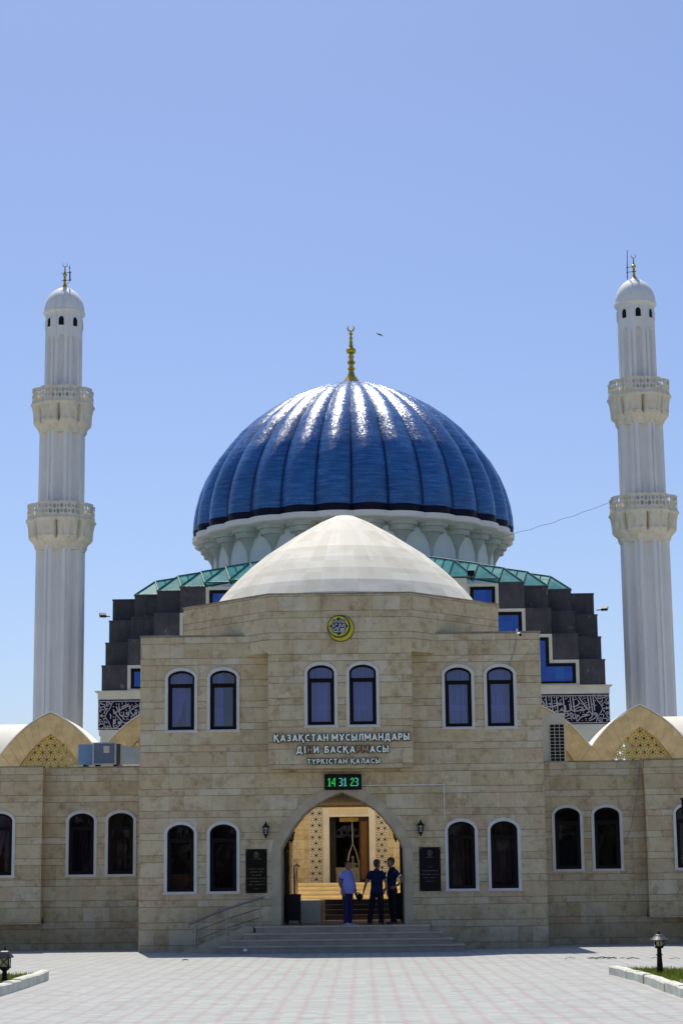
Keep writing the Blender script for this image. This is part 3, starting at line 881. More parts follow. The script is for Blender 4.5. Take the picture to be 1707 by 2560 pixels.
# emblem
em = thing('round_emblem', 'round yellow emblem with crescent, star and white letters high on the bay', 'emblem', (.035, LF, 8.07))
ES = 1 / 1397.
def ec(px, py): return (.035 + (px - 740) * ES, 8.07 - (py - 720) * ES)
def disc(c, r, y0, y1, n=48): return MB().prism([(c[0] + r * math.cos(2 * math.pi * i / n), c[1] + r * math.sin(2 * math.pi * i / n)) for i in range(n)], y0, y1)
disc(ec(740, 720), 478 * ES, LF - .04, LF).build('rim', 'emblem_green', em)
disc(ec(740, 720), 450 * ES, LF - .046, LF - .039).build('crescent', 'yellow', em)
disc(ec(680, 655), 408 * ES, LF - .052, LF - .045).build('inner_crescent', 'emblem_green', em)
disc(ec(665, 645), 362 * ES, LF - .058, LF - .051).build('inner_disc', 'yellow', em)
sx, sy = 670, 645
star = MB()
pts = []
for i in range(8):
    a = i * math.pi / 4
    R1 = 338 * ES
    r_in = 338 * ES * .765
    pts.append((ec(sx, sy)[0] + R1 * math.cos(a), ec(sx, sy)[1] + R1 * math.sin(a)))
    a += math.pi / 8
    pts.append((ec(sx, sy)[0] + r_in * math.cos(a), ec(sx, sy)[1] + r_in * math.sin(a)))
star.prism(pts, LF - .064, LF - .057).build('star', 'emblem_navy', em)
wl = MB()
def seg(mb, p, q, w, y0, y1):
    a, b = Vector((p[0], p[1])), Vector((q[0], q[1])); d = (b - a)
    if d.length < 1e-6: return
    d.normalize(); n_ = Vector((-d.y, d.x)) * w / 2; a -= d * w / 2; b += d * w / 2
    mb.prism([tuple(a + n_), tuple(b + n_), tuple(b - n_), tuple(a - n_)], y0, y1)
for pl in ([(455, 575), (455, 700)], [(455, 640), (530, 640), (530, 575), (600, 575)], [(530, 640), (565, 670), (565, 695), (640, 695), (640, 850)],
           [(685, 700), (685, 575), (745, 575), (745, 665), (815, 665), (815, 575), (880, 575), (880, 700)],
           [(490, 740), (490, 835), (640, 835)], [(490, 740), (640, 740)], [(460, 855), (480, 838)], [(665, 855), (645, 838)],
           [(860, 740), (722, 740), (722, 855), (880, 855), (880, 790), (722, 790)]):
    for p, q in zip(pl, pl[1:]): seg(wl, ec(*p), ec(*q), 28 * ES, LF - .07, LF - .063)
wl.build('letters', 'white_enamel', em)
ar = MB()
for pl in ([(450, 430), (450, 460), (510, 460)], [(470, 490), (560, 490), (560, 430)], [(455, 530), (500, 530), (500, 500)], [(585, 420), (585, 535)], [(620, 430), (620, 480), (680, 480), (680, 430)],
           [(640, 510), (690, 510), (690, 535)], [(715, 420), (715, 535)], [(745, 440), (790, 440), (790, 480)], [(750, 520), (800, 500)], [(825, 420), (825, 535)], [(850, 470), (895, 470), (895, 430)], [(850, 520), (895, 520)]):
    for p, q in zip(pl, pl[1:]): seg(ar, ec(*p), ec(*q), 14 * ES, LF - .07, LF - .063)
ar.build('script_line', 'white_enamel', em)

# clock
ck = thing('digital_clock', 'black digital clock with green figures above the entrance arch', 'clock', (.04, FY - .1, 4.2))
MB().box(-.42, .50, FY - .12, FY - .005, 4.005, 4.39).box(-.43, .51, FY - .135, FY - .12, 3.995, 4.03).box(-.43, .51, FY - .135, FY - .12, 4.365, 4.40).box(-.43, -.40, FY - .135, FY - .12, 4.031, 4.364).box(.48, .51, FY - .135, FY - .12, 4.031, 4.364).build('case', 'black_metal', ck)
DG = {'1': ['00110', '01110', '00110', '00110', '00110', '00110', '01111'], '4': ['00011', '00111', '01011', '11011', '11111', '00011', '00011'],
      '3': ['11110', '00011', '00011', '01110', '00011', '00011', '11110'], '2': ['01110', '11011', '00011', '00110', '01100', '11000', '11111']}
for ch, x, col in (('1', -.365, 'led_green'), ('4', -.255, 'led_green'), ('3', -.065, 'led_cyan'), ('1', .035, 'led_cyan'), ('2', .225, 'led_green'), ('3', .335, 'led_cyan')):
    b = MB()
    for r, row in enumerate(DG[ch]):
        for c, v in enumerate(row):
            if v == '1':
                X, Z = x + c * .0205, 4.295 - r * .031
                b.box(X, X + .0185, FY - .128, FY - .1205, Z - .017, Z)
    b.build('digit', col, ck)
cd = MB()
cd.box(.505, 2.62, FY - .022, FY - .002, 4.10, 4.118).box(2.60, 2.618, FY - .022, FY - .002, 3.21, 4.10)
tag(cd.build('cable_trunking', 'white_cable'), 'thin white cable trunking running from the clock down to a window', 'cable')

# plaques
def plaque(x, label, emat, lines):
    p = thing('wall_plaque', label, 'plaque', (x, FY, 1.99), 'black wall plaques beside the entrance')
    MB().box(x - .268, x + .268, FY - .03, FY - .002, 1.44, 2.535).build('slab', 'plaque', p)
    e = MB()
    for sgn in (-1, 1):
        pl = [(x + sgn * .01, 2.33), (x + sgn * .05, 2.35), (x + sgn * .055, 2.41), (x + sgn * .025, 2.45)]
        for a, b in zip(pl, pl[1:]): seg(e, a, b, .014, FY - .034, FY - .029)
    seg(e, (x, 2.36), (x, 2.46), .022, FY - .034, FY - .029)
    for dx in (-.235, .235):
        for z in (1.475, 2.50): e.box(x + dx - .01, x + dx + .01, FY - .036, FY - .029, z - .01, z + .01)
    e.build('crest', emat, p)
    rnd = random.Random(int(x * 100))
    for z, hw, hgt in lines:
        t = MB(); X = x - hw
        while X < x + hw:
            wd = rnd.uniform(.008, .016)
            if rnd.random() > .14:
                t.box(X, X + wd, FY - .033, FY - .029, z - hgt / 2, z - hgt / 2 + .007)
                t.box(X, X + .005, FY - .033, FY - .029, z - hgt / 2 + .007, z + hgt / 2)
                if rnd.random() > .5: t.box(X + .005, X + wd, FY - .033, FY - .029, z + hgt / 2 - .006, z + hgt / 2)
            X += wd + .006
        t.build('inscription', emat, p)
plaque(-2.18, 'black plaque with gold crest and text lines left of the arch', 'gilt_text', [(2.29, .13, .016), (2.04, .21, .026), (1.965, .16, .026), (1.885, .12, .026), (1.805, .23, .026), (1.725, .19, .026), (1.65, .215, .026), (1.545, .06, .016)])
plaque(2.215, 'black plaque with faint grey text lines right of the arch', 'grey_text', [(2.31, .07, .014), (2.28, .12, .016), (2.04, .06, .016), (1.95, .205, .022), (1.855, .225, .026), (1.775, .17, .018), (1.685, .1, .014)])

# wall lanterns
def lantern(x, y, z, dirx, diry, label):
    t = thing('wall_lantern', label, 'lantern', (x, y, z), 'wall lanterns around the entrance')
    cx, cy = x + dirx * .12, y + diry * .12
    b = MB()
    b.box(x - .045, x + .045, y - .03, y - .002, z - .1, z + .14) if diry else b.box(min(x, x + dirx * .03), max(x, x + dirx * .03), y - .045, y + .045, z - .1, z + .14)
    b.tube(smooth_path([(x, y, z - .04), (x + dirx * .07, y + diry * .07, z - .1), (cx, cy, z - .06)], 4), .012, 6)
    b.build('bracket', 'black_metal', t)
    MB().lathe([(.012, z - .17), (.03, z - .15), (.018, z - .125), (.045, z - .10), (.055, z - .07)], cx, cy, 8).build('pendant', 'black_metal', t)
    c = MB()
    for k in range(6):
        a0, a1 = k * math.pi / 3, (k + 1) * math.pi / 3
        p0 = [(cx + r * math.cos(a0), cy + r * math.sin(a0), zz) for r, zz in ((.052, z - .07), (.072, z + .10))]
        p1 = [(cx + r * math.cos(a1), cy + r * math.sin(a1), zz) for r, zz in ((.052, z - .07), (.072, z + .10))]
        c.tube([p0[0], p0[1]], .0075, 5); c.tube([p0[0], p1[1]], .004, 4); c.tube([p1[0], p0[1]], .004, 4)
    c.build('cage', 'black_metal', t)
    MB().lathe([(.045, z - .065), (.064, z + .095)], cx, cy, 6, smooth=False).build('glass', 'lamp_glass', t)
    MB().lathe([(.105, z + .095), (.10, z + .115), (.055, z + .155), (.035, z + .165), (.03, z + .20), (.012, z + .21), (.018, z + .23), (.004, z + .255)], cx, cy, 6, smooth=False).build('cap', 'black_metal', t)
    return t
lantern(-1.93, FY, 2.97, 0, -1, 'black wall lantern left of the arch above the gold lettered plaque')
lantern(1.995, FY, 2.98, 0, -1, 'black wall lantern right of the arch above the faint plaque')
lantern(-1.51, 53.6, 2.90, 1, 0, 'dark lantern inside the passage on its left wall')
lantern(1.51, 53.6, 2.90, -1, 0, 'dark lantern inside the passage on its right wall')

# black cabinets beside the passage
def cabinet(x0, x1, label):
    t = thing('black_cabinet', label, 'cabinet', ((x0 + x1) / 2, 52, .63), 'black cabinets in the entrance passage')
    MB().box(x0, x1, 51.85, 52.2, .73, 1.375).build('body', 'black_metal', t)
    MB().box(x0 - .012, x1 + .012, 51.835, 52.215, 1.375, 1.40).build('top', 'black_metal', t)
    for x, s in ((x0 + .03, -1), (x1 - .03, 1)):
        for y in (51.88, 52.16):
            MB().tube([(x, y, .73), (x + s * .02, y, .63)], .018, 6).build('leg', 'black_metal', t)
cabinet(-1.45, -1.10, 'black cabinet on splayed legs at the left end of the entrance')
cabinet(1.27, 1.53, 'black cabinet behind the man with hand on hip')

# ------------------------------------------------------------------ mosque behind
mq = thing('mosque', 'large mosque with ribbed blue dome and stepped dark stone walls', 'mosque', (0, 98, 0))
MY = 87.0; ST = 1.15; EX = 11.08
ZR = [(13.6, 14.74), (12.45, 13.6), (11.3, 12.45), (10.17, 11.3)]
MB().box(-11.1, 11.1, MY, 109, -.3, 9.8).build('lower_wall', 'cream', mq)
MB().box(-11.22, 11.22, MY - .12, 109.1, 9.8, 10.13).box(-11.34, 11.34, MY - .24, 109.2, 10.13, 10.17).box(-11.16, 11.16, MY - .06, 109.05, 8.22, 8.46).build('cornice', 'cream', mq)
core = MB()
for r, (z0, z1) in enumerate(ZR):
    n = 4 - r
    XR = EX - ST * n
    poly = []
    for i in range(n):
        poly += [(XR + ST * i, MY + ST * i + .02), (XR + ST * (i + 1) - .02, MY + ST * i + .02)]
    poly += [(EX - .02, 108.9), (-EX + .02, 108.9)]
    poly += [(-x, y) for x, y in poly[:-2][::-1]]
    core.vprism(poly, z0, z1 - .001 * r)
core.build('stepped_core', 'dark_slab', mq)
for r, (z0, z1) in enumerate(ZR):
    n = 4 - r
    for s in (-1, 1):
        for i in range(n):
            xa = EX - ST * (n - i)
            a, b = sorted((s * (xa + .012), s * (xa + ST - .012)))
            y0 = MY + ST * i
            bb = MB()
            bb.box(a, b, y0 - .03, y0 + ST - .06, z0 + .012, z1 - .05)
            bb.box(a - .02, b + .02, y0 - .06, y0 + ST - .05, z1 - .05, z1 + .012)
            bb.build('stone_box', 'dark_slab', mq)
# return walls behind the stepped corner
rt = MB()
for r, (z0, z1) in enumerate(ZR):
    for s in (-1, 1):
        a, b = sorted((s * (EX - .01), s * (EX + .05)))
        for k in range(4):
            y0 = MY + ST * (4 - r) + 4.3 * k + .2
            rt.box(a, b, y0, y0 + 4.0, z0 + .02, z1 - .03)
rt.build('side_wall', 'dark_slab', mq)
# stepped blue glazing with white and black borders
def step_poly(dl, dr_, dt):
    XS = [6.48, 7.63, 8.78, 9.93]
    P = [(5.07 + dl, 10.17 + dl * .6), (5.07 + dl, 14.74 - dt)]
    for i, (x, (z0, z1)) in enumerate(zip(XS, ZR)):
        P.append((x - dr_, z1 - dt)); 
        if i < 3: P.append((x - dr_, z0 - dt))
    P.append((XS[3] - dr_, 10.17 + dl * .6))
    return P
for s in (-1, 1):
    f = lambda P: [(s * x, z) for x, z in P]
    w = MB().prism(f(step_poly(0, 0, 0)), MY - .07, MY).build('glazing_border', 'cream', mq)
    MB().prism(f(step_poly(.15, .155, .15)), MY - .10, MY - .068).build('glazing_frame', 'frame', w)
    MB().prism(f(step_poly(.30, .31, .30)), MY - .12, MY - .098).build('glazing_pane', 'blue_glass', w)
MB().box(-5.07, 5.07, MY - .35, MY - .001, 10.17, 14.95).build('front_pier', 'cream', mq)
# roof pleats of green glass rising to the drum
D2 = .7071
def pleat(s, X, Y, zb, za):
    A, B, C = Vector((X, Y, zb)), Vector((X + ST, Y, zb)), Vector((X + ST, Y + ST, zb))
    P = Vector((X + .30, Y + .85, za)); d = Vector((-D2, D2, .23)) * 2.7
    mx = lambda v: (s * v.x, v.y, v.z)
    b = MB()
    V = [mx(q) for q in (A, B, C, P, A + d, P + d, C + d)]
    b.add(V, [(0, 1, 3), (1, 2, 3), (0, 3, 5, 4), (3, 2, 6, 5)])
    o = b.build('glass_roof', 'teal_glass', mq, recalc=False)
    k = MB(); up = Vector((0, 0, .02))
    for p, q in ((P, P + d), (A, P), (B, P), (C, P), (A, B), (B, C), (A, A + d)): k.tube([mx(p + up), mx(q + up)], .035, 5)
    for i in range(1, 5):
        t = i / 5
        k.tube([mx(A + d * t + up), mx(P + d * t + up)], .025, 4); k.tube([mx(C + d * t + up), mx(P + d * t + up)], .025, 4)
    k.build('glazing_bar', 'teal_bar', o)
for s in (-1, 1):
    for X, Y, zb, za in ((4.25, MY - .5, 14.96, 15.85), (5.36, MY - .25, 14.90, 15.72), (6.48, MY, 14.76, 15.56), (7.63, MY + ST, 14.76, 15.55), (8.78, MY + 2 * ST, 14.76, 15.50)):
        pleat(s, X, Y, zb, za)
# drum, brackets, cornice, dome
DC = (0, 98.0)
NL = 28
LP = math.pi * 2 / NL
def lobe(a, off=0.0):
    t = (a / LP + off) % 1.0
    return abs(2 * t - 1)                        # 1 in the grooves, 0 on the crowns
dome_o = (0, 98, 18)
MB().lathe([(7.05, 14.7), (7.05, 16.2), (7.2, 16.22), (7.2, 16.36), (7.0, 16.4), (7.0, 18.45)], *DC, n=112).build('dome_drum', 'drum_wall', mq, 30)
OFF = .5 - (R(270) / LP) % 1.0 + .5
cr = MB()
prof = [(7.05, 18.36), (7.55, 18.36), (7.86, 18.42), (8.02, 18.46), (8.06, 18.5), (8.06, 18.74), (7.9, 18.76)]
cr.lathe(prof, *DC, n=28 * 10, fn=lambda k, r, a: r * (1 - .028 * lobe(a, OFF) ** 2.5) if k else r, cap0=False, cap1=False)
cr.build('scalloped_cornice', 'white', mq, 30)
bp = MB()
A0 = -math.pi / 2 + LP / 2
def bracket(a):
    b = MB()
    c, s_ = math.cos(a), math.sin(a)
    def ring(rc, rr, z, n=10, out_=1.0):
        row = []
        for j in range(n + 1):
            t = -math.pi / 2 + math.pi * j / n
            rad = rc + rr * out_ * math.cos(t); tan = rr * math.sin(t)
            row.append((DC[0] + c * rad - s_ * tan, DC[1] + s_ * rad + c * tan, z))
        row.append((DC[0] + c * 6.9 + s_ * rr * -1, DC[1] + s_ * 6.9 + c * rr, z)); row.append((DC[0] + c * 6.9 + s_ * rr, DC[1] + s_ * 6.9 - c * rr, z))
        return row
    rows = [ring(7.0, .80, 18.4), ring(7.0, .77, 18.2), ring(7.0, .66, 18.19), ring(7.0, .60, 17.95), ring(7.0, .45, 17.94), ring(7.0, .37, 17.82), ring(7.0, .27, 17.66), ring(7.0, .19, 17.5), ring(7.0, .11, 17.32), ring(7.0, .08, 17.0), ring(7.0, .05, 16.75), ring(7.0, .015, 16.6)]
    b.rings(rows, True, smooth=False, cap0=True, cap1=True)
    return b
for k in range(NL):
    a = A0 + k * LP
    if math.sin(a) > .35: continue               # the far side of the drum
    bracket(a).build('bracket', 'bracket_shaded', mq)
DPF = [(8.0, 18.75), (8.03, 19.02), (8.03, 19.1), (8.0, 19.6), (7.9, 20.2), (7.7, 20.95), (7.42, 21.65), (6.98, 22.45), (6.45, 23.15), (5.8, 23.93), (5.0, 24.66), (4.1, 25.32), (3.2, 25.84), (2.3, 26.25), (1.4, 26.59), (.7, 26.80), (.35, 26.89)]
fine = []
for (r0, z0), (r1, z1) in zip(DPF[2:], DPF[3:]):
    for i in range(3): fine.append((r0 + (r1 - r0) * i / 3, z0 + (z1 - z0) * i / 3))
fine.append(DPF[-1])
def rib(r, a): return r - .40 * (r / 8) ** .8 * lobe(a, OFF) ** 1.9
MB().lathe(DPF[:3], *DC, n=NL * 12, fn=lambda k, r, a: rib(r, a), cap0=False, cap1=False).build('dark_band', 'band', mq, 50)
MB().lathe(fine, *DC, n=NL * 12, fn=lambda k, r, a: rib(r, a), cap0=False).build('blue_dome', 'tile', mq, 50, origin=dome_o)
def finial(parent, cx, cy, z0, H, rb, rc=None):
    """bell foot, string of bulbs, crescent on top"""
    P = [(1.0, 0), (.97, .015), (.80, .05), (.55, .10), (.36, .15), (.28, .20), (.27, .235), (.38, .245), (.40, .262), (.30, .28), (.24, .285), (.24, .33), (.36, .34), (.42, .36), (.36, .385), (.24, .39), (.23, .445),
         (.32, .452), (.33, .468), (.22, .478), (.21, .51), (.40, .52), (.50, .55), (.50, .58), (.40, .605), (.26, .612), (.20, .66), (.15, .70), (.22, .705), (.22, .718), (.14, .725), (.13, .765), (.19, .775), (.19, .79), (.09, .815), (.08, .835), (.20, .85), (.20, .87), (.06, .885), (.04, .91)]
    P = [(max(.012, r * rb), z0 + z * H) for r, z in P]
    def flute(k, r, a): return r * (1 - .06 * abs(math.sin(8 * a))) if k < 5 else r
    f = MB().lathe(P, cx, cy, 64, flute).build('finial', 'brass', parent, 45)
    c = MB(); rc = rc or H * .052; zc = z0 + H * .91 + rc * .95
    pts, rad = [], []
    for i in range(25):
        t = R(125 + (290) * i / 24)
        pts.append((cx + rc * math.cos(t), cy, zc + rc * math.sin(t))); rad.append(max(.006, rb * .11 * math.sin(math.pi * (i + .6) / 25.2)))
    c.tube(pts, rad, 8).build('crescent', 'brass', f)
finial(mq, 0, 98, 26.80, 3.06, .50)

# calligraphy friezes
def sm2(pl, n=4): return [(v.x, v.y) for v in smooth_path([(x, y, 0) for x, y in pl], n)]
SL = [  # left frieze, in pixels of an enlarged crop
 [(745, 330), (755, 500), (765, 650), (800, 735), (870, 740), (905, 690), (905, 610)], [(1130, 430), (1060, 430), (900, 500), (750, 570), (645, 640), (645, 680), (740, 800), (830, 890), (920, 985)],
 [(920, 985), (965, 960), (1000, 985), (1060, 960), (1100, 985), (1160, 945), (1200, 955), (1290, 930)], [(1130, 430), (1080, 530)], [(1440, 410), (1280, 480), (1110, 575), (1110, 610), (1200, 710), (1300, 810), (1335, 900)],
 [(1430, 330), (1440, 600), (1450, 820)], [(1110, 875), (1280, 810), (1395, 740), (1395, 650), (1370, 590)], [(820, 470), (1070, 365)], [(1180, 465), (1370, 380)],
 [(870, 760), (890, 820), (935, 870)], [(890, 730), (960, 770), (1030, 765), (1075, 700), (1050, 640), (1010, 640), (990, 680), (1030, 700), (1070, 690)],
 [(575, 850), (580, 1080), (620, 1140), (700, 1110), (800, 1010), (830, 950), (800, 880)], [(570, 850), (620, 930), (630, 980), (590, 1000), (575, 960)], [(620, 930), (655, 835)], [(720, 970), (750, 935), (780, 970), (750, 1000), (720, 975)], [(780, 990), (830, 950)],
 [(1260, 545), (1320, 640), (1310, 690), (1270, 700), (1265, 670), (1340, 545)], [(655, 440), (690, 500), (705, 550)], [(620, 1080), (700, 1030)], [(1130, 770), (1180, 765), (1150, 810)], [(560, 530), (590, 600), (590, 690)], [(460, 680), (485, 740), (480, 840)],
 [(840, 320), (870, 380)], [(850, 1040), (885, 1130)], [(1290, 320), (1300, 360)], [(1170, 370), (1180, 410)], [(1310, 740), (1350, 715)], [(1040, 1080), (1130, 1035)], [(820, 620), (840, 660)], [(650, 350), (690, 380)], [(700, 850), (720, 890)]]
DL = [(570, 445), (970, 335), (990, 560), (570, 780), (635, 780), (1000, 875), (1060, 870), (1025, 825), (965, 1050), (970, 1115)]
FLOW_L = [[(580, 280), (530, 320), (490, 420), (430, 540), (370, 600), (330, 700), (290, 740), (210, 740)], [(290, 740), (340, 830), (420, 940), (470, 1060), (530, 1185)],
 [(180, 300), (100, 390), (150, 480), (120, 600), (160, 620)], [(190, 310), (200, 370), (270, 370), (290, 450), (210, 450), (160, 480)], [(290, 450), (310, 550), (350, 540), (340, 500), (390, 510)], [(340, 440), (345, 320), (390, 300), (460, 330), (470, 380)], [(390, 440), (400, 360), (440, 350)],
 [(140, 600), (200, 540), (260, 540)], [(270, 580), (300, 610), (260, 650), (300, 660)], [(180, 1180), (90, 1090), (150, 980), (110, 860), (180, 870)], [(160, 1000), (260, 1010), (280, 1090), (220, 1120), (170, 1160)], [(280, 1000), (290, 930), (340, 930), (340, 960), (385, 960)], [(330, 1060), (310, 1150), (380, 1170), (440, 1140), (430, 1060)], [(370, 1050), (390, 1110), (340, 1140)], [(180, 910), (240, 950)], [(310, 830), (260, 820), (270, 900)], [(80, 680), (100, 700), (85, 740), (100, 790), (80, 830)]]
LEAF_L = [(120, 740), (190, 690), (215, 670), (205, 740), (215, 810), (190, 790)]
SR = [[(220, 155), (235, 300), (250, 440)], [(325, 155), (340, 330), (355, 490)], [(425, 155), (440, 330), (450, 500)], [(555, 155), (570, 330), (585, 500)], [(690, 155), (705, 330), (720, 420), (770, 440), (860, 440)], [(745, 155), (760, 330), (775, 470)],
 [(855, 155), (940, 290), (1040, 420), (1110, 520)], [(1030, 155), (1050, 300), (1060, 440)], [(1085, 155), (1105, 330), (1120, 500), (1090, 570), (1040, 600)], [(1135, 155), (1150, 300), (1160, 440)],
 [(90, 300), (110, 250), (170, 260), (175, 320), (110, 330), (90, 300)], [(175, 320), (250, 350), (310, 355), (360, 350), (430, 330), (540, 305), (480, 295), (370, 290)], [(540, 305), (430, 270)], [(270, 300), (310, 290), (300, 330)],
 [(480, 450), (520, 400), (560, 440), (610, 450), (660, 440), (690, 420), (670, 300)], [(530, 370), (520, 440)], [(600, 440), (595, 330)], [(390, 490), (400, 440), (440, 450), (440, 490)],
 [(730, 350), (800, 350), (870, 290), (840, 230)], [(780, 420), (850, 370), (920, 370), (930, 400), (860, 430), (940, 430), (1000, 400), (980, 380)], [(1000, 480), (1040, 470), (1050, 400)],
 [(590, 610), (660, 580), (710, 580), (740, 520), (700, 480), (680, 510), (720, 560), (770, 590), (790, 510), (760, 500)], [(800, 600), (820, 640), (900, 560), (1010, 530), (1060, 520), (960, 510), (915, 520)], [(800, 600), (830, 520), (860, 560)],
 [(1040, 635), (1130, 600), (1200, 540), (1190, 490), (1155, 490), (1155, 520), (1200, 530)], [(590, 545), (640, 530), (640, 480), (610, 490)], [(80, 200), (190, 150)], [(480, 250), (540, 200)], [(760, 230), (840, 200)], [(930, 220), (1000, 185)], [(920, 325), (1010, 275)], [(590, 215), (640, 185)], [(600, 150), (610, 180)], [(790, 155), (805, 185)], [(900, 155), (920, 190)], [(700, 600), (720, 630)], [(280, 215), (290, 235)], [(380, 225), (395, 255)], [(500, 260), (520, 275)], [(970, 240), (985, 260)], [(290, 380), (300, 410)], [(390, 370), (400, 390)], [(1000, 310), (1020, 345)]]
DR = [(280, 180), (385, 175), (515, 160), (655, 160), (195, 215), (205, 300), (660, 255), (880, 475), (940, 465), (850, 530), (915, 625), (990, 625), (985, 590), (960, 355), (900, 300), (1080, 375), (1185, 335), (1175, 245), (1125, 315), (150, 220), (460, 180), (960, 165), (855, 555), (645, 635)]
FLOW_R = [[(1145, 120), (1190, 190), (1240, 270), (1280, 320), (1320, 390), (1390, 390)], [(1320, 390), (1280, 470), (1220, 560), (1180, 660)], [(1430, 180), (1370, 150), (1370, 190), (1320, 180), (1310, 230), (1300, 275), (1260, 260)], [(1420, 200), (1380, 230), (1420, 300), (1390, 310), (1350, 265)], [(1210, 150), (1250, 135), (1290, 150), (1280, 200), (1240, 205), (1220, 170)], [(1240, 150), (1260, 180)], [(1330, 290), (1310, 330), (1340, 340)],
 [(1440, 600), (1390, 640), (1390, 590), (1330, 590), (1330, 530), (1310, 510), (1270, 520)], [(1440, 590), (1390, 540), (1420, 470), (1390, 470), (1360, 510)], [(1220, 620), (1260, 650), (1300, 640), (1290, 580), (1250, 580), (1225, 610)], [(1250, 640), (1270, 600)], [(1320, 430), (1350, 440), (1330, 470)], [(1450, 240), (1435, 290), (1450, 330), (1435, 390), (1450, 440), (1435, 500), (1455, 550)]]
LEAF_R = [(1430, 392), (1385, 350), (1375, 390), (1385, 430)]
def frieze(strokes, dots, flow, leaf, cx0, X0, cy0, z0, sc, x0, x1, label):
    f = lambda p: (X0 + (p[0] - cx0) / sc, z0 - (p[1] - cy0) / sc)
    t = thing('calligraphy_frieze', label, 'frieze', ((x0 + x1) / 2, MY, 9.1))
    MB().box(x0, x1, MY - .035, MY - .001, 8.47, 9.79).build('tile_panel', 'navy', t)
    yb = (MY - .05, MY - .034)
    bd = MB(); bd.box(x0, x1, *yb, 9.70, 9.735); bd.box(x0, x1, *yb, 8.505, 8.54)
    e = x0 if abs(x0) > abs(x1) else x1 - .03
    bd.box(e, e + .03, *yb, 8.541, 9.699)
    bd.build('border', 'mauve', t)
    b = MB()
    for i, pl in enumerate(strokes):
        q = sm2([f(p) for p in pl]); n = len(q); y = (yb[0] - .0011 * (i % 7), yb[1])
        wmax = .052 if len(pl) > 2 or abs(pl[0][1] - pl[1][1]) > 90 else .030
        ribbon(b, q, [wmax * (.55 + .45 * math.sin(math.pi * (j + .8) / (n + .6))) for j in range(n)], *y)
    for p in dots:
        X, Z = f(p); b.prism([(X - .03, Z), (X, Z - .03), (X + .03, Z), (X, Z + .03)], yb[0] - .009, yb[1])
    b.build('script', 'mauve', t)
    c = MB()
    for i, pl in enumerate(flow): ribbon(c, sm2([f(p) for p in pl]), .034, yb[0] - .0012 * (i % 9), yb[1])
    c.prism([f(p) for p in leaf], yb[0] - .012, yb[1])
    c.build('floral_ornament', 'mauve', t)
frieze(SL, DL, FLOW_L, LEAF_L, 70, -11.21, 235, 9.77, 738, -11.21, -8.6, 'navy frieze with Arabic script at the left end of the mosque')
frieze(SR, DR, FLOW_R, LEAF_R, 1455, 11.21, 120, 9.77, 443, 7.6, 11.21, 'navy frieze with Arabic script at the right end of the mosque')

# floodlights
def floodlight(x, y, z, yaw, tilt, label, arm=.25):
    t = thing('floodlight', label, 'floodlight', (x, y, z), 'floodlights on the mosque')
    Mx = Matrix.Translation((x, y, z)) @ Matrix.Rotation(yaw, 4, 'Z') @ Matrix.Rotation(tilt, 4, 'X')
    def tb(b, name, m):
        b.v = [tuple(Mx @ Vector(v)) for v in b.v]; b.build(name, m, t)
    h = MB(); h.box(-.15, .15, -.05, .05, -.11, .11)
    for k in range(6): h.box(-.14 + .05 * k, -.12 + .05 * k, .05, .09, -.10, .10)
    tb(h, 'housing', 'black_metal')
    tb(MB().box(-.13, .13, -.058, -.051, -.09, .09), 'lens', 'black_metal')
    MB().tube([(x, y, z - .05), (x - arm, y + .15, z - .06)] if arm else [(x, y, z - .05), (x, y + .1, z - .3)], .025, 6).build('arm', 'black_metal', t)
floodlight(-11.42, 89.7, 13.93, R(20), R(-50), 'small floodlight on the left edge of the dark stepped wall', -.3)
floodlight(11.50, 90.0, 13.98, R(-20), R(-50), 'small floodlight on the right edge of the dark stepped wall', .36)
floodlight(5.25, 86.35, 15.12, R(-15), R(-20), 'black floodlight standing under the green glass roof', 0)
floodlight(4.6, 86.1, 14.55, R(50), R(-35), 'black floodlight tucked beside the white dome', 0)

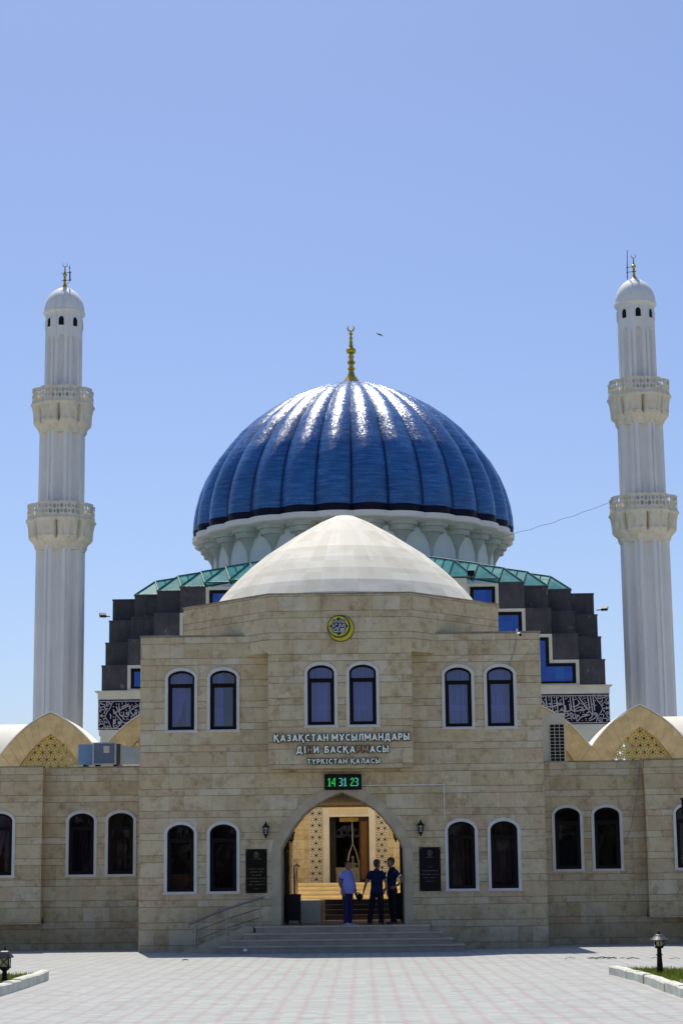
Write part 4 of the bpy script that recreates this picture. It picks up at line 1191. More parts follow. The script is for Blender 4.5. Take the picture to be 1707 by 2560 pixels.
# ------------------------------------------------------------------ minarets
def minaret(cx, cy, label):
    t = thing('minaret', label, 'minaret', (cx, cy, 0), 'minarets flanking the mosque')
    A8 = math.pi / 4
    def fa(a): return ((a + math.pi / 2 + A8 / 2) % A8) - A8 / 2   # 0 on facet centres (one faces -y)
    def shaft(z0, z1, r0, r1, name, gd, gw, ztop, mold=None):
        rows = [(r0, z0), (r1, ztop - .35), (r1, ztop - .14), (r1, ztop - .03), (r1, ztop), (r1, ztop + .02), (r1, z1)]
        wk = [1, 1, .8, .45, .12, 0, 0]
        def fn(k, r, a):
            q = fa(a); rr = r * math.cos(A8 / 2) / math.cos(q) * 1.02
            rr = min(rr, r * .995)
            w = gw * wk[k]
            if w > 0 and abs(q) < w: rr -= gd * math.sqrt(max(0, 1 - (q / w) ** 2)) * .9 + .05 * min(1, w / gw * 1.2)
            elif w > 0 and abs(q) < w * 1.12: rr += .008
            if wk[k] > .5 and abs(q) > A8 / 2 - .035: rr -= .085
            return rr
        return MB().lathe(rows, cx, cy, 8 * 32, fn).build(name, 'white', t, 22)
    shaft(0, 17.6, 1.155, 1.15, 'lower_shaft', .29, .20, 17.2)
    shaft(17.5, 23.0, 1.09, 1.075, 'middle_shaft', .27, .20, 22.6)
    shaft(22.9, 28.32, .90, .885, 'upper_shaft', .19, .17, 27.1)
    def lob(a): return abs(2 * (((a + math.pi / 2) / A8) % 1.0) - 1)  # 1 in grooves on facet centres
    def balcony(zb, Rb, rs, name):
        # zb underside of slab; corbel below, pierced parapet above
        rows = [(rs * .98, zb - 1.36), (rs + .05, zb - 1.2), (rs + .10, zb - 1.05), (rs + .16, zb - .98), (rs + .26, zb - .90), (Rb - .13, zb - .78), (Rb - .10, zb - .76), (Rb - .10, zb - .62), (Rb - .07, zb - .2), (Rb - .05, zb - .10), (Rb - .03, zb - .06)]
        def fn(k, r, a):
            L = lob(a); t_ = (a + math.pi / 2) / A8
            if k <= 1:
                pend = max(0, 1 - ((1 - L) / .45) ** 2) if (1 - L) < .45 else 0
                pend = max(0, 1 - (L / .30) ** 2) if L < .30 else 0
                return rs * (1.0 if k else .97) + (.09 if k else .02) * pend
            if 6 <= k <= 8:
                z_ = abs(((t_ * 3) % 1.0) * 2 - 1)
                fold = .12 * z_ * (0 if k == 8 else 1)
            else: fold = 0
            notch = .20 * max(0, (L - .86) / .14) if k >= 5 else 0
            return r * (1 - (.10 if k >= 4 else .04) * L ** 2.6) - fold - notch
        c = MB().lathe(rows, cx, cy, 8 * 24, fn, smooth=False).build(name, 'white_aged', t)
        sl = MB().lathe([(rs - .1, zb - .07), (Rb - .02, zb - .06), (Rb + .0, zb - .02), (Rb + .02, zb), (Rb + .02, zb + .05), (Rb - .03, zb + .07), (Rb - .03, zb + .13), (rs - .1, zb + .13)], cx, cy, 8 * 24, lambda k, r, a: r * (1 - .10 * lob(a) ** 2.6) if 0 < k < 7 else r).build('slab', 'white_aged', c, 30)
        # pierced parapet
        p = MB(); H = .62; z0 = zb + .13; NU = 8 * 7
        def Pt(u, v, r): 
            a = 2 * math.pi * u / NU; rr = r * (1 - .10 * lob(a) ** 2.6)
            return (cx + rr * math.cos(a), cy + rr * math.sin(a), z0 + v)
        for r, flip in ((Rb - .05, 0), (Rb - .11, 1)):
            for u in range(NU):
                for (va, vb_) in ((0, .07), (H - .07, H)):
                    p.add([Pt(u, va, r), Pt(u + 1, va, r), Pt(u + 1, vb_, r), Pt(u, vb_, r)], [(0, 1, 2, 3)])
                cells = 2; ch = (H - .14) / cells
                for k in range(cells):
                    v0 = .07 + ch * k; sh = .5 * (k % 2)
                    solid = False
                    cor = [Pt(u, v0, r), Pt(u + 1, v0, r), Pt(u + 1, v0 + ch, r), Pt(u, v0 + ch, r)]
                    if solid: p.add(cor, [(0, 1, 2, 3)]); continue
                    big = ((u + k) % 2 == 0); m_ = .05 if big else .2
                    hl = [Pt(u + .5 + (.5 - m_) * math.cos(q), v0 + ch / 2 + ch * (.5 - m_) * math.sin(q), r) for q in [math.pi / 4 * j + (math.pi / 8 if (u + k) % 2 else 0) for j in range(8)]]
                    # corner order starts lower left; hole starts at angle 0
                    V = cor + hl
                    p.add(V, [(1, 2, 5, 4), (2, 6, 5), (2, 3, 7, 6), (3, 8, 7), (3, 0, 9, 8), (0, 10, 9), (0, 1, 11, 10), (1, 4, 11)])
        for u in range(NU):
            for v in (0, H):
                p.add([Pt(u, v, Rb - .05), Pt(u + 1, v, Rb - .05), Pt(u + 1, v, Rb - .11), Pt(u, v, Rb - .11)], [(0, 1, 2, 3)])
            p.add([Pt(u, H, Rb - .035), Pt(u + 1, H, Rb - .035), Pt(u + 1, H + .035, Rb - .035), Pt(u, H + .035, Rb - .035), Pt(u, H, Rb - .125), Pt(u + 1, H, Rb - .125), Pt(u + 1, H + .035, Rb - .125), Pt(u, H + .035, Rb - .125)], [(0, 1, 2, 3), (4, 7, 6, 5), (3, 2, 6, 7), (0, 4, 5, 1)])
        p.build('parapet', 'white_aged', c, recalc=False)
    balcony(18.28, 1.62, 1.15, 'lower_balcony')
    balcony(23.78, 1.49, 1.075, 'upper_balcony')
    MB().lathe([(.885, 28.22), (.97, 28.27), (.985, 28.31), (.985, 28.36), (.95, 28.40), (.945, 28.55), (.905, 28.78), (.83, 29.0), (.71, 29.2), (.55, 29.38), (.36, 29.52), (.18, 29.61), (.05, 29.64)], cx, cy, 64).build('cap_dome', 'white', t, 35)
    finial(t, cx, cy, 29.58, 1.2, .21, .105)
    for k in range(8):
        a = -math.pi / 2 + k * A8; c, s = math.cos(a), math.sin(a)
        ri = .885 * math.cos(A8 / 2) * 1.02
        def W(P, r0, r1, b):
            n = len(P)
            v0 = [(cx + c * r0 - s * u, cy + s * r0 + c * u, z) for u, z in P]; v1 = [(cx + c * r1 - s * u, cy + s * r1 + c * u, z) for u, z in P]
            return v0, v1
        P = arch(.125, 27.56, 27.86, 28.0, 4); Q = arch(.16, 27.53, 27.87, 28.035, 4)
        b = MB(); v0, v1 = W(P, ri - .02, ri + .012, b); n = len(P)
        b.add(v0 + v1, [tuple(range(n)), tuple(range(n, 2 * n))] + [(i, (i + 1) % n, n + (i + 1) % n, n + i) for i in range(n)])
        w = b.build('window', 'black_metal', t)  # black panel painted in place of the dark inside of an opening
        b = MB(); qi0, qi1 = W(Q, ri - .02, ri + .045, b); pi0, pi1 = W(P, ri - .02, ri + .045, b)
        b.add(qi1 + pi1, [(i, (i + 1) % n, n + (i + 1) % n, n + i) for i in range(n)]); b.add(qi0 + qi1, [(i, (i + 1) % n, n + (i + 1) % n, n + i) for i in range(n)]); b.add(pi0 + pi1, [(i, (i + 1) % n, n + (i + 1) % n, n + i) for i in range(n)])
        b.build('frame', 'white', w)
    return t
def aged():
    m = NT('aged white stone')
    p = m.pos()
    c = m.ramp(m.noise(p, 1.8, 4, .6), [(.3, (.72, .65, .51)), (.7, (.81, .76, .64))])
    st = m.noise(m.scalev(p, (3, 3, .5)), 2.2, 4, .65)
    c = m.mix(m.ramp(st, [(.52, 0.), (.75, .6)]), c, (.42, .36, .25))
    return m.out(c, .75, 0, .3)
M['white_aged'] = aged()
def white_streaked():
    m = NT('white stone with faint runs')
    p = m.pos()
    c = m.ramp(m.noise(p, .7, 4, .6), [(.3, (.77, .77, .77)), (.7, (.84, .835, .82))])
    st = m.noise(m.scalev(p, (3, 3, .12)), 1.6, 4, .65)
    c = m.mix(m.ramp(st, [(.55, 0.), (.8, .5)]), c, (.52, .48, .43))
    jn = m.math('FRACT', m.math('DIVIDE', m.xyz(p)[2], .55))
    c = m.mix(m.math('MULTIPLY', m.math('LESS_THAN', jn, .03), .05), c, (.3, .28, .25))
    return m.out(c, .65, 0, .35)
M['white'] = white_streaked()
mn = minaret(-13.45, 90, 'white minaret at the left with a dark loudspeaker at a top window')
mn2 = copy_tree(mn, None, 'white minaret at the right with a tall thin antenna on top'); mn2.location = (13.45, 90, 0)
# antennas and loudspeakers
an = thing('antenna', 'short dark dipole antenna clamped to the left minaret finial', 'antenna', (-13.2, 89.95, 30))
MB().tube([(-13.2, 89.95, 29.95), (-13.21, 89.95, 30.42)], .032, 6).build('dipole', 'black_metal', an)
MB().tube([(-13.21, 89.95, 30.42), (-13.225, 89.95, 30.72)], .014, 6).lathe([(.01, 30.55), (.035, 30.60), (.01, 30.66)], -13.22, 89.95, 8).build('tip', 'black_metal', an)
for z in (29.98, 30.36): MB().tube([(-13.60, 89.93, z - .03), (-13.12, 89.95, z + .02)], .014, 6).build('clamp_arm', 'black_metal', an)
MB().tube(smooth_path([(-13.2, 89.95, 29.95), (-13.3, 89.9, 29.82), (-13.33, 89.8, 29.72), (-13.28, 89.6, 29.6)], 4), .01, 5).build('lead', 'black_metal', an)
an = thing('antenna', 'tall thin whip antenna clamped to the right minaret finial', 'antenna', (13.15, 89.95, 30))
MB().tube([(13.12, 89.95, 29.6), (13.13, 89.95, 30.0), (13.17, 89.95, 31.05)], [.02, .022, .013], 6).build('whip', 'black_metal', an)
for z in (29.96, 30.2): MB().tube([(13.08, 89.95, z - .01), (13.55, 89.93, z + .03)], .014, 6).build('clamp_arm', 'black_metal', an)
def speaker(x, y, z, dx, dy, label):
    t = thing('loudspeaker', label, 'loudspeaker', (x, y, z), 'loudspeakers on the minarets')
    h = MB(); rows = []
    d = Vector((dx, dy, 0)).normalized(); q = Vector((-d.y, d.x, 0))
    for r, e in ((.05, -.22), (.07, -.14), (.12, -.06), (.215, .0), (.23, .015), (.20, -.01), (.06, -.08)):
        rows.append([tuple(Vector((x, y, z)) + d * e + q * r * math.cos(k * math.pi / 10) + Vector((0, 0, r * 1.1 * math.sin(k * math.pi / 10)))) for k in range(20)])
    h.rings(rows, True, cap0=True, cap1=True).build('horn', 'black_metal', t)
    MB().tube([(x - d.x * .1, y - d.y * .1, z - .1), (x - d.x * .3, y - d.y * .3, z - .14)], .02, 6).build('bracket', 'black_metal', t)
speaker(-14.03, 89.52, 27.74, -.70, -.71, 'round black loudspeaker at the left minaret top window')
speaker(14.20, 89.72, 27.72, .98, -.2, 'dark loudspeaker on the right side of the right minaret top')

# overhead wires
def wire(a, b, sag, r, name, label, n=22, wob=0.0):
    a, b = Vector(a), Vector(b); pts = []
    for i in range(n + 1):
        t = i / n; p = a.lerp(b, t); p.z -= sag * 4 * t * (1 - t) - wob * math.sin(t * 37) * math.sin(t * math.pi); pts.append(p)
    return tag(MB().tube(pts, r, 5).build(name, 'wire'), label, 'wire')
wire((11.95, 89.5, 18.85), (6.3, 92.9, 17.7), .12, .011, 'overhead_wire', 'thin wire from the right minaret balcony to the dome drum', wob=.03)

# ------------------------------------------------------------------ arcades behind the wings
def pointed(hw, z0, z1, n=12):                     # pointed vault outline from (-hw,z0) to apex (0,z1)
    L = []
    for i in range(n + 1):
        u = 1 - i / n                             # distance from the axis, 1 at the foot
        L.append((-hw * u, z1 - (z1 - z0) * (.52 * u + .48 * u ** 2.3)))
    return L + [(-x, z) for x, z in L[-2::-1]]
def lattice_loops(outline, cx, z0, z1, hw, pitch=.235, gap=.038, r=.045):
    loops = [outline]
    def inside(x, z, m):
        xs = abs(x - cx)
        pts = [(abs(px - cx), pz) for px, pz in outline]
        lim = 0
        half = [(px, pz) for px, pz in pts[:len(pts) // 2 + 1]]
        for (xa, za), (xb, zb) in zip(half, half[1:]):
            if min(za, zb) <= z <= max(za, zb) and abs(zb - za) > 1e-6:
                lim = max(lim, xa + (xb - xa) * (z - za) / (zb - za))
        return xs + m < lim and z > z0 + m
    rows = int((z1 - z0) / (pitch * .866)) + 2
    cols = int(hw / pitch) + 2
    for i in range(rows):
        for j in range(-cols, cols + 1):
            x = cx + (j + .5 * (i % 2)) * pitch; z = z0 + .06 + i * pitch * .866
            if inside(x, z, r * 1.3): loops.append([(x + r * math.cos(math.pi / 3 * k + .5), z + r * math.sin(math.pi / 3 * k + .5)) for k in range(6)])
            for k in range(6):
                a = math.pi / 3 * k
                px, pz = x + pitch * .33 * math.cos(a + .52), z + pitch * .33 * math.sin(a + .52)
                if inside(px, pz, gap * 1.4):
                    d, e = gap * .95, gap * .48
                    ca, sa = math.cos(a + .52), math.sin(a + .52)
                    loops.append([(px + d * ca, pz + d * sa), (px - e * sa, pz + e * ca), (px - d * .55 * ca, pz - d * .55 * sa), (px + e * sa, pz - e * ca)])
    return loops
AY = 58.0
for s in (-1, 1):
    side = 'left' if s < 0 else 'right'
    t = thing('arcade', 'honey stone arcade with pointed vaults and pierced screens behind the %s wing' % side, 'arcade', (s * 8.6, AY, 0))
    for k, cx in enumerate((s * 5.72, s * 8.6)):
        out = [(cx + x, z) for x, z in pointed(1.44, 5.5, 6.70)]
        inn = [(cx + x, z) for x, z in pointed(1.0, 4.95, 6.06)]
        full = [(cx - 1.44, 3.9)] + out + [(cx + 1.44, 3.9)]
        hole_ = [(cx - 1.0, 4.2)] + inn + [(cx + 1.0, 4.2)]
        gb = MB(); n = 7
        # voussoirs: radial blocks laid proud of the gable
        oo = [(cx + x, z) for x, z in pointed(1.42, 5.5, 6.68, n)]; ii = [(cx + x, z) for x, z in pointed(1.0, 4.95, 6.06, n)]
        for i in range(2 * n):
            q = [oo[i], oo[i + 1], ii[i + 1], ii[i]]
            mx, mz = sum(p[0] for p in q) / 4, sum(p[1] for p in q) / 4
            gb.prism([(mx + (x - mx) * .983, mz + (z - mz) * .99) for x, z in q], AY - .02, AY + .28)
        for sg_ in (-1, 1):
            a, b = sorted((cx + sg_ * 1.0, cx + sg_ * 1.44))
            gb.box(a + .002, b - .001, AY - .02, AY + .28, 3.9, 4.94)
            q = [(cx + sg_ * 1.003, 4.942), (cx + sg_ * 1.439, 4.942), (cx + sg_ * 1.439, 5.497), (cx + sg_ * 1.42, 5.494)]
            gb.prism(q, AY - .02, AY + .28)
        g_ = gb.build('gable', 'gold_deep', t)
        MB().plate(lattice_loops(hole_, cx, 4.25, 6.06, 1.0), AY + .12, AY + .2).build('lattice_screen', 'lattice_stone', g_)
        # vault: shell swept back
        v = MB(); o1_ = pointed(1.46, 5.5, 6.73); o2_ = pointed(1.34, 5.42, 6.60)
        rows = [[(cx + x, y, z) for x, z in o1_] for y in (AY - .04, AY + 2.6)]
        v.rings(rows, False, smooth=True)
        v.rings([[(cx + x, y, z) for x, z in o2_] for y in (AY + .3, AY + 2.6)], False, smooth=True)
        v.rings([[(cx + x, AY - .04, z) for x, z in o1_], [(cx + x, AY - .04, z) for x, z in pointed(1.42, 5.49, 6.69)]], False, smooth=False)
        v.build('vault', 'vault', t, recalc=False)
    a, b = sorted((s * 8.6, s * 16))
    lv = MB(); o1_ = pointed(1.3, 5.3, 6.55)
    rows = [[(x_, AY + 2.4 + u, z) for u, z in o1_] for x_ in (a, b)]
    lv.rings(rows, False, smooth=True); 
    lv.build('long_vault', 'vault', t, recalc=False)
    ww = MB(); a, b = sorted((s * 4.3, s * 16)); ww.box(a, b, AY + 3.6, AY + 3.9, 0, 5.3); 
    a, b = sorted((s * 10.04, s * 16)); ww.box(a, b, AY, AY + .3, 0, 5.5)
    ww.build('arcade_wall', 'gold_stone', t)

# ------------------------------------------------------------------ roof top machinery
ah = thing('air_handling_duct', 'blue grey sheet metal air duct unit on the left wing roof', 'duct', (-6.6, 55.2, 4.9))
MB().box(-7.335, -6.915, 55.0, 55.7, 4.97, 5.53).build('duct', 'duct_blue', ah)
MB().box(-6.91, -6.29, 54.9, 55.8, 4.985, 5.55).build('cabinet', 'panel_blue', ah)
fr = MB()
for x in (-6.925, -6.31): fr.box(x, x + .045, 54.88, 54.93, 4.96, 5.57)
fr.box(-6.88, -6.31, 54.88, 54.93, 5.54, 5.57); fr.box(-6.88, -6.31, 54.88, 54.93, 4.96, 4.99)
fr.build('frame', 'galv', ah)
MB().box(-6.62, -6.46, 54.89, 54.9, 5.28, 5.47).build('notice', 'paper', ah)
MB().box(-6.26, -6.18, 54.95, 55.75, 4.96, 5.53).build('flange', 'brown', ah)
tp = MB().add([(-6.17, 55.0, 4.97), (-6.17, 55.0, 5.50), (-5.1, 55.1, 5.30), (-5.1, 55.1, 4.97), (-6.17, 55.7, 4.97), (-6.17, 55.7, 5.50), (-5.1, 55.6, 5.30), (-5.1, 55.6, 4.97)],
              [(0, 1, 2, 3), (7, 6, 5, 4), (0, 4, 5, 1), (1, 5, 6, 2), (2, 6, 7, 3), (3, 7, 4, 0)])
tp.build('tapered_duct', 'galv', ah)
for x in (-7.2, -6.86, -6.36): MB().box(x, x + .08, 55.0, 55.6, 4.44, 4.97).build('foot', 'black_metal', ah)
ac = thing('air_conditioner', 'off white outdoor air conditioner with black grille on the right wing roof', 'air conditioner', (5.75, 55.4, 4.5))
MB().box(5.46, 6.13, 55.0, 55.55, 4.6, 6.19).build('cabinet', 'ac_white', ac)
MB().box(5.45, 6.14, 54.985, 55.56, 6.19, 6.235).build('lid', 'ac_white', ac)
MB().box(5.70, 6.10, 54.992, 55.0, 4.9, 5.93).build('vent', 'black_metal', ac)
gr = MB()
for k in range(4): gr.box(5.695 + .131 * k, 5.709 + .131 * k, 54.975, 54.991, 4.9, 5.93)
for k in range(12): gr.box(5.70, 6.10, 54.978, 54.990, 4.90 + .0925 * k, 4.912 + .0925 * k)
gr.build('grille', 'ac_white', ac)
for x in (5.5, 6.02): MB().box(x, x + .06, 55.05, 55.5, 4.44, 4.6).build('foot', 'black_metal', ac)
sc_ = thing('security_camera', 'white security camera on the right parapet of the main block', 'camera', (4.62, 50.9, 7.92))
MB().tube([(4.64, 50.78, 7.90), (4.60, 50.93, 7.94)], .05, 12).build('body', 'surround', sc_)
MB().box(4.555, 4.60, 50.94, 50.998, 7.86, 8.06).tube([(4.575, 50.96, 8.0), (4.575, 50.96, 8.09)], .012, 6).build('mount', 'surround', sc_)
MB().tube([(4.645, 50.765, 7.896), (4.642, 50.78, 7.90)], .038, 12).build('lens', 'black_metal', sc_)
tag(MB().tube(smooth_path([(4.575, 50.985, 7.88), (4.54, 50.985, 7.7), (4.47, 50.985, 7.45), (4.40, 50.985, 7.25), (4.36, 50.97, 7.13)], 5), .013, 5).build('cable', 'wire'), 'grey cable hanging from the security camera to a window', 'cable')
tag(MB().tube(smooth_path([(8.02, 53.97, 4.84), (7.97, 53.98, 4.4), (7.86, 53.98, 3.75), (7.72, 53.98, 3.1), (7.55, 53.98, 2.72), (7.39, 53.98, 2.45)], 6), .009, 5).build('cable', 'wire'), 'thin dark cable hanging down the right wing wall to a window', 'cable')

# ------------------------------------------------------------------ court seen through the passage
QY = 64.6
sp = thing('passage_steps', 'dark and honey stone steps climbing at the far end of the passage', 'steps', (0, 60, .6))
for i in range(4):
    MB().box(-.80, 1.575, 58.6 + .32 * i, 60.2, .63 + .145 * i - (.6 if i == 0 else 0), .63 + .145 * (i + 1)).build('dark_step', 'wood_dark', sp)
MB().box(-1.575, -.64, 54.2, 58.55, .3, 1.21).box(-1.575, -.802, 58.55, 60.2, .3, 1.21).build('cheek_block', 'marble', sp)
MB().box(-4.2, 4.2, 60.25, 61.3, .0, 1.19).build('lower_landing', 'gold_plain', sp)
for i in range(4):
    b = MB(); b.box(-4.2, 4.2, 61.3 + .3 * i, 62.6, 1.19 + .127 * i - (.4 if i == 0 else 0), 1.19 + .127 * (i + 1) - .025)
    b.box(-4.2, 4.2, 61.27 + .3 * i, 62.6, 1.19 + .127 * (i + 1) - .025, 1.19 + .127 * (i + 1)); b.build('stone_step', 'gold_plain', sp)
MB().box(-4.2, 4.2, 62.6, QY + 4.6, .8, 1.70).build('upper_landing', 'gold_plain', sp)
pt = thing('courtyard_portal', 'honey stone wall with white framed doorway and pierced side panels', 'portal', (0, QY, 1.7))
DH = [(-.62, 1.7), (.66, 1.7), (.66, 3.8), (-.62, 3.8)]
pnl = [[(-1.27, 1.72), (-.83, 1.72), (-.83, 4.3), (-1.27, 4.3)], [(.86, 1.72), (1.27, 1.72), (1.27, 4.3), (.86, 4.3)]]
MB().plate([[(-4.2, 1.7), (4.2, 1.7), (4.2, 4.55), (-4.2, 4.55)], DH] + pnl, QY, QY + .3).build('wall', 'gold_stone', pt)
for s in (-1, 1):
    a, b = sorted((s * 4.2, s * 4.5)); MB().box(a, b, 60.0, QY + 4.9, 0, 4.55).build('side_wall', 'gold_stone', pt)
MB().plate([[(-.82, 1.7), (.86, 1.7), (.86, 4.13), (-.82, 4.13)], DH, [(-.6, 3.88), (.62, 3.88), (.62, 4.09), (-.6, 4.09)]], QY - .07, QY - .001).build('door_frame', 'marble', pt)
MB().box(-.6, .62, QY - .05, QY - .002, 3.88, 4.09).build('inscription_panel', 'gold_plain', pt)
ins = MB(); rnd = random.Random(3)
for k in range(11):
    x = -.48 + .095 * k
    ribbon(ins, sm2([(x + .02 * math.sin(j + k) + j * .03, 3.96 + .04 * math.sin(1.7 * j + k)) for j in range(4)]), .014, QY - .056 - .0005 * k, QY - .049)
ins.build('inscription', 'marble', pt)
def star_loops(P):
    (x0, z0), (x1, z1) = P[0], P[2]
    loops = [P]; w = x1 - x0; pitch = w / 2.0
    rows = int((z1 - z0) / (pitch * .866))
    for i in range(rows):
        for j in range(-1, 4):
            x = x0 + (j + .5 * (i % 2)) * pitch; z = z0 + .1 + i * pitch * .866
            c = []
            r = pitch * .2
            h6 = [(x + r * math.cos(math.pi / 3 * k), z + r * math.sin(math.pi / 3 * k)) for k in range(6)]
            if all(x0 + .02 < a < x1 - .02 and z0 + .02 < b < z1 - .02 for a, b in h6): loops.append(h6)
            for k in range(6):
                a = math.pi / 3 * k + math.pi / 6
                q = [(x + math.cos(a) * pitch * f - math.sin(a) * g * pitch, z + math.sin(a) * pitch * f + math.cos(a) * g * pitch) for f, g in ((.24, 0), (.35, .10), (.465, 0), (.35, -.10))]
                if all(x0 + .015 < u < x1 - .015 and z0 + .02 < v < z1 - .02 for u, v in q): loops.append(q)
    return loops
for P in pnl:
    MB().plate(star_loops(P), QY + .03, QY + .09).build('pierced_panel', 'cream', pt)
    MB().box(P[0][0] - .01, P[1][0] + .01, QY + .31, QY + .34, 1.7, 4.3).build('panel_backing', 'wood_dark', pt)
hall = MB()
hall.plate([[(-4.2, 1.7), (4.2, 1.7), (4.2, 4.55), (-4.2, 4.55)], [(-.52, 3.25)] + [(-.1 + .42 * math.cos(R(180 - 12 * k)), 3.25 + .42 * math.sin(R(180 - 12 * k))) for k in range(1, 15)] + [(.32, 3.25)]], QY + 4.6, QY + 4.9)
hall.box(-4.2, 4.2, QY + .3, QY + 4.6, 4.4, 4.55)
hall.build('hall_shell', 'room', pt)
fan = MB()
for k in range(5):
    a = R(180 - 36 * (k + .5)); seg(fan, (-.1, 3.25), (-.1 + .42 * math.cos(a), 3.25 + .42 * math.sin(a)), .03, QY + 4.62, QY + 4.68)
for k in range(4): fan.lathe([(.001, 3.33), (.055, 3.38), (.06, 3.44), (.001, 3.5)], -.4 + .2 * k, QY + 4.55, 10)
fan.build('fanlight_bars', 'wood_dark', pt)
MB().box(-.27, .22, QY + 4.5, QY + 4.58, 1.7, 2.9).build('inner_door', 'wood_dark', pt)
MB().box(-.55, -.42, QY + 1.5, QY + 1.7, 1.7, 3.8).build('inner_post', 'wood_dark', pt)
MB().box(-2, 2, QY + 6.2, QY + 6.3, 0, 5).build('fanlight_dimming_wall', 'room', pt)  # wall added behind the fanlight to dim what shows through it
MB().box(-.62, -.44, QY + .9, QY + 1.1, 1.7, 3.79).build('inner_pillar', 'iron', pt)
MB().box(-.30, .32, QY + .6, QY + .66, 3.66, 3.79).build('inner_beam', 'lattice_stone', pt)
dl = MB().box(.335, .655, QY + .32, QY + .37, 1.72, 3.79).build('door_leaf', 'wood_dark', pt)
MB().box(.40, .60, QY + .305, QY + .321, 1.82, 3.66).build('door_panel', 'wood', dl)
MB().tube([(.36, QY + .27, 2.62), (.36, QY + .27, 2.78)], .015, 6).build('handle', 'steel', dl)
ft = thing('fountain', 'white marble fountain with ball finial inside the doorway', 'fountain', (.1, 66, 1.7))
MB().box(-.66, .5, 65.75, 66.8, 1.70, 2.0).box(-.56, .48, 65.85, 66.7, 2.0, 2.17).box(-.59, .5, 65.8, 66.75, 2.17, 2.20).build('basin', 'marble', ft)
bl = MB()
for k in range(6): bl.lathe([(.04, 1.72), (.055, 1.8), (.035, 1.9), (.05, 1.98)], -.60 + .2 * k, 65.73, 10)
bl.build('baluster_row', 'marble', ft)
MB().lathe([(.05, 2.2), (.08, 2.22), (.10, 2.27), (.16, 2.31), (.165, 2.345), (.05, 2.35), (.045, 2.36)], .13, 66.1, 20).build('bowl', 'marble', ft)
MB().lathe([(.045, 2.35), (.03, 2.38), (.055, 2.41), (.035, 2.44), (.03, 2.46), (.05, 2.50), (.055, 2.53), (.04, 2.565), (.01, 2.58)], .115, 66.1, 16).build('ball_finial', 'marble', ft)
rp_ = thing('hanging_rope', 'white rope dividing into four strands above the fountain', 'rope', (.115, 65.6, 3))
MB().tube([(.10, 65.6, 3.83), (.113, 65.6, 3.4), (.118, 65.6, 2.96)], .022, 6).build('main_rope', 'rope', rp_)
for x, z, y in ((-.075, 2.37, 65.6), (-.035, 2.37, 65.75), (.325, 2.33, 65.6), (.30, 2.33, 65.75)):
    MB().tube([(.118, 65.6, 2.97), ((.118 + x) / 2 + (.02 if x > .1 else -.02), (65.6 + y) / 2, 2.68), (x, y, 2.36), (x, y, 2.2)], .014, 6).build('strand', 'rope', rp_)
ir = thing('handrail', 'small steel handrail with hooked end at the left of the passage steps', 'handrail', (-1.5, 57.6, 1.3))
MB().tube(smooth_path([(-1.47, 57.2, .70), (-1.47, 57.2, 1.85), (-1.47, 57.25, 2.12), (-1.44, 57.3, 2.19), (-1.36, 57.35, 2.19), (-1.32, 57.35, 2.13)], 5), .022, 8).build('newel', 'steel', ir)
MB().tube([(-1.44, 57.1, 1.3), (-1.46, 57.8, 1.80), (-1.46, 59.2, 2.3)], .022, 8).build('rail', 'steel', ir)
MB().tube([(-1.46, 59.2, 1.2), (-1.46, 59.2, 2.3)], .018, 8).build('post', 'steel', ir)

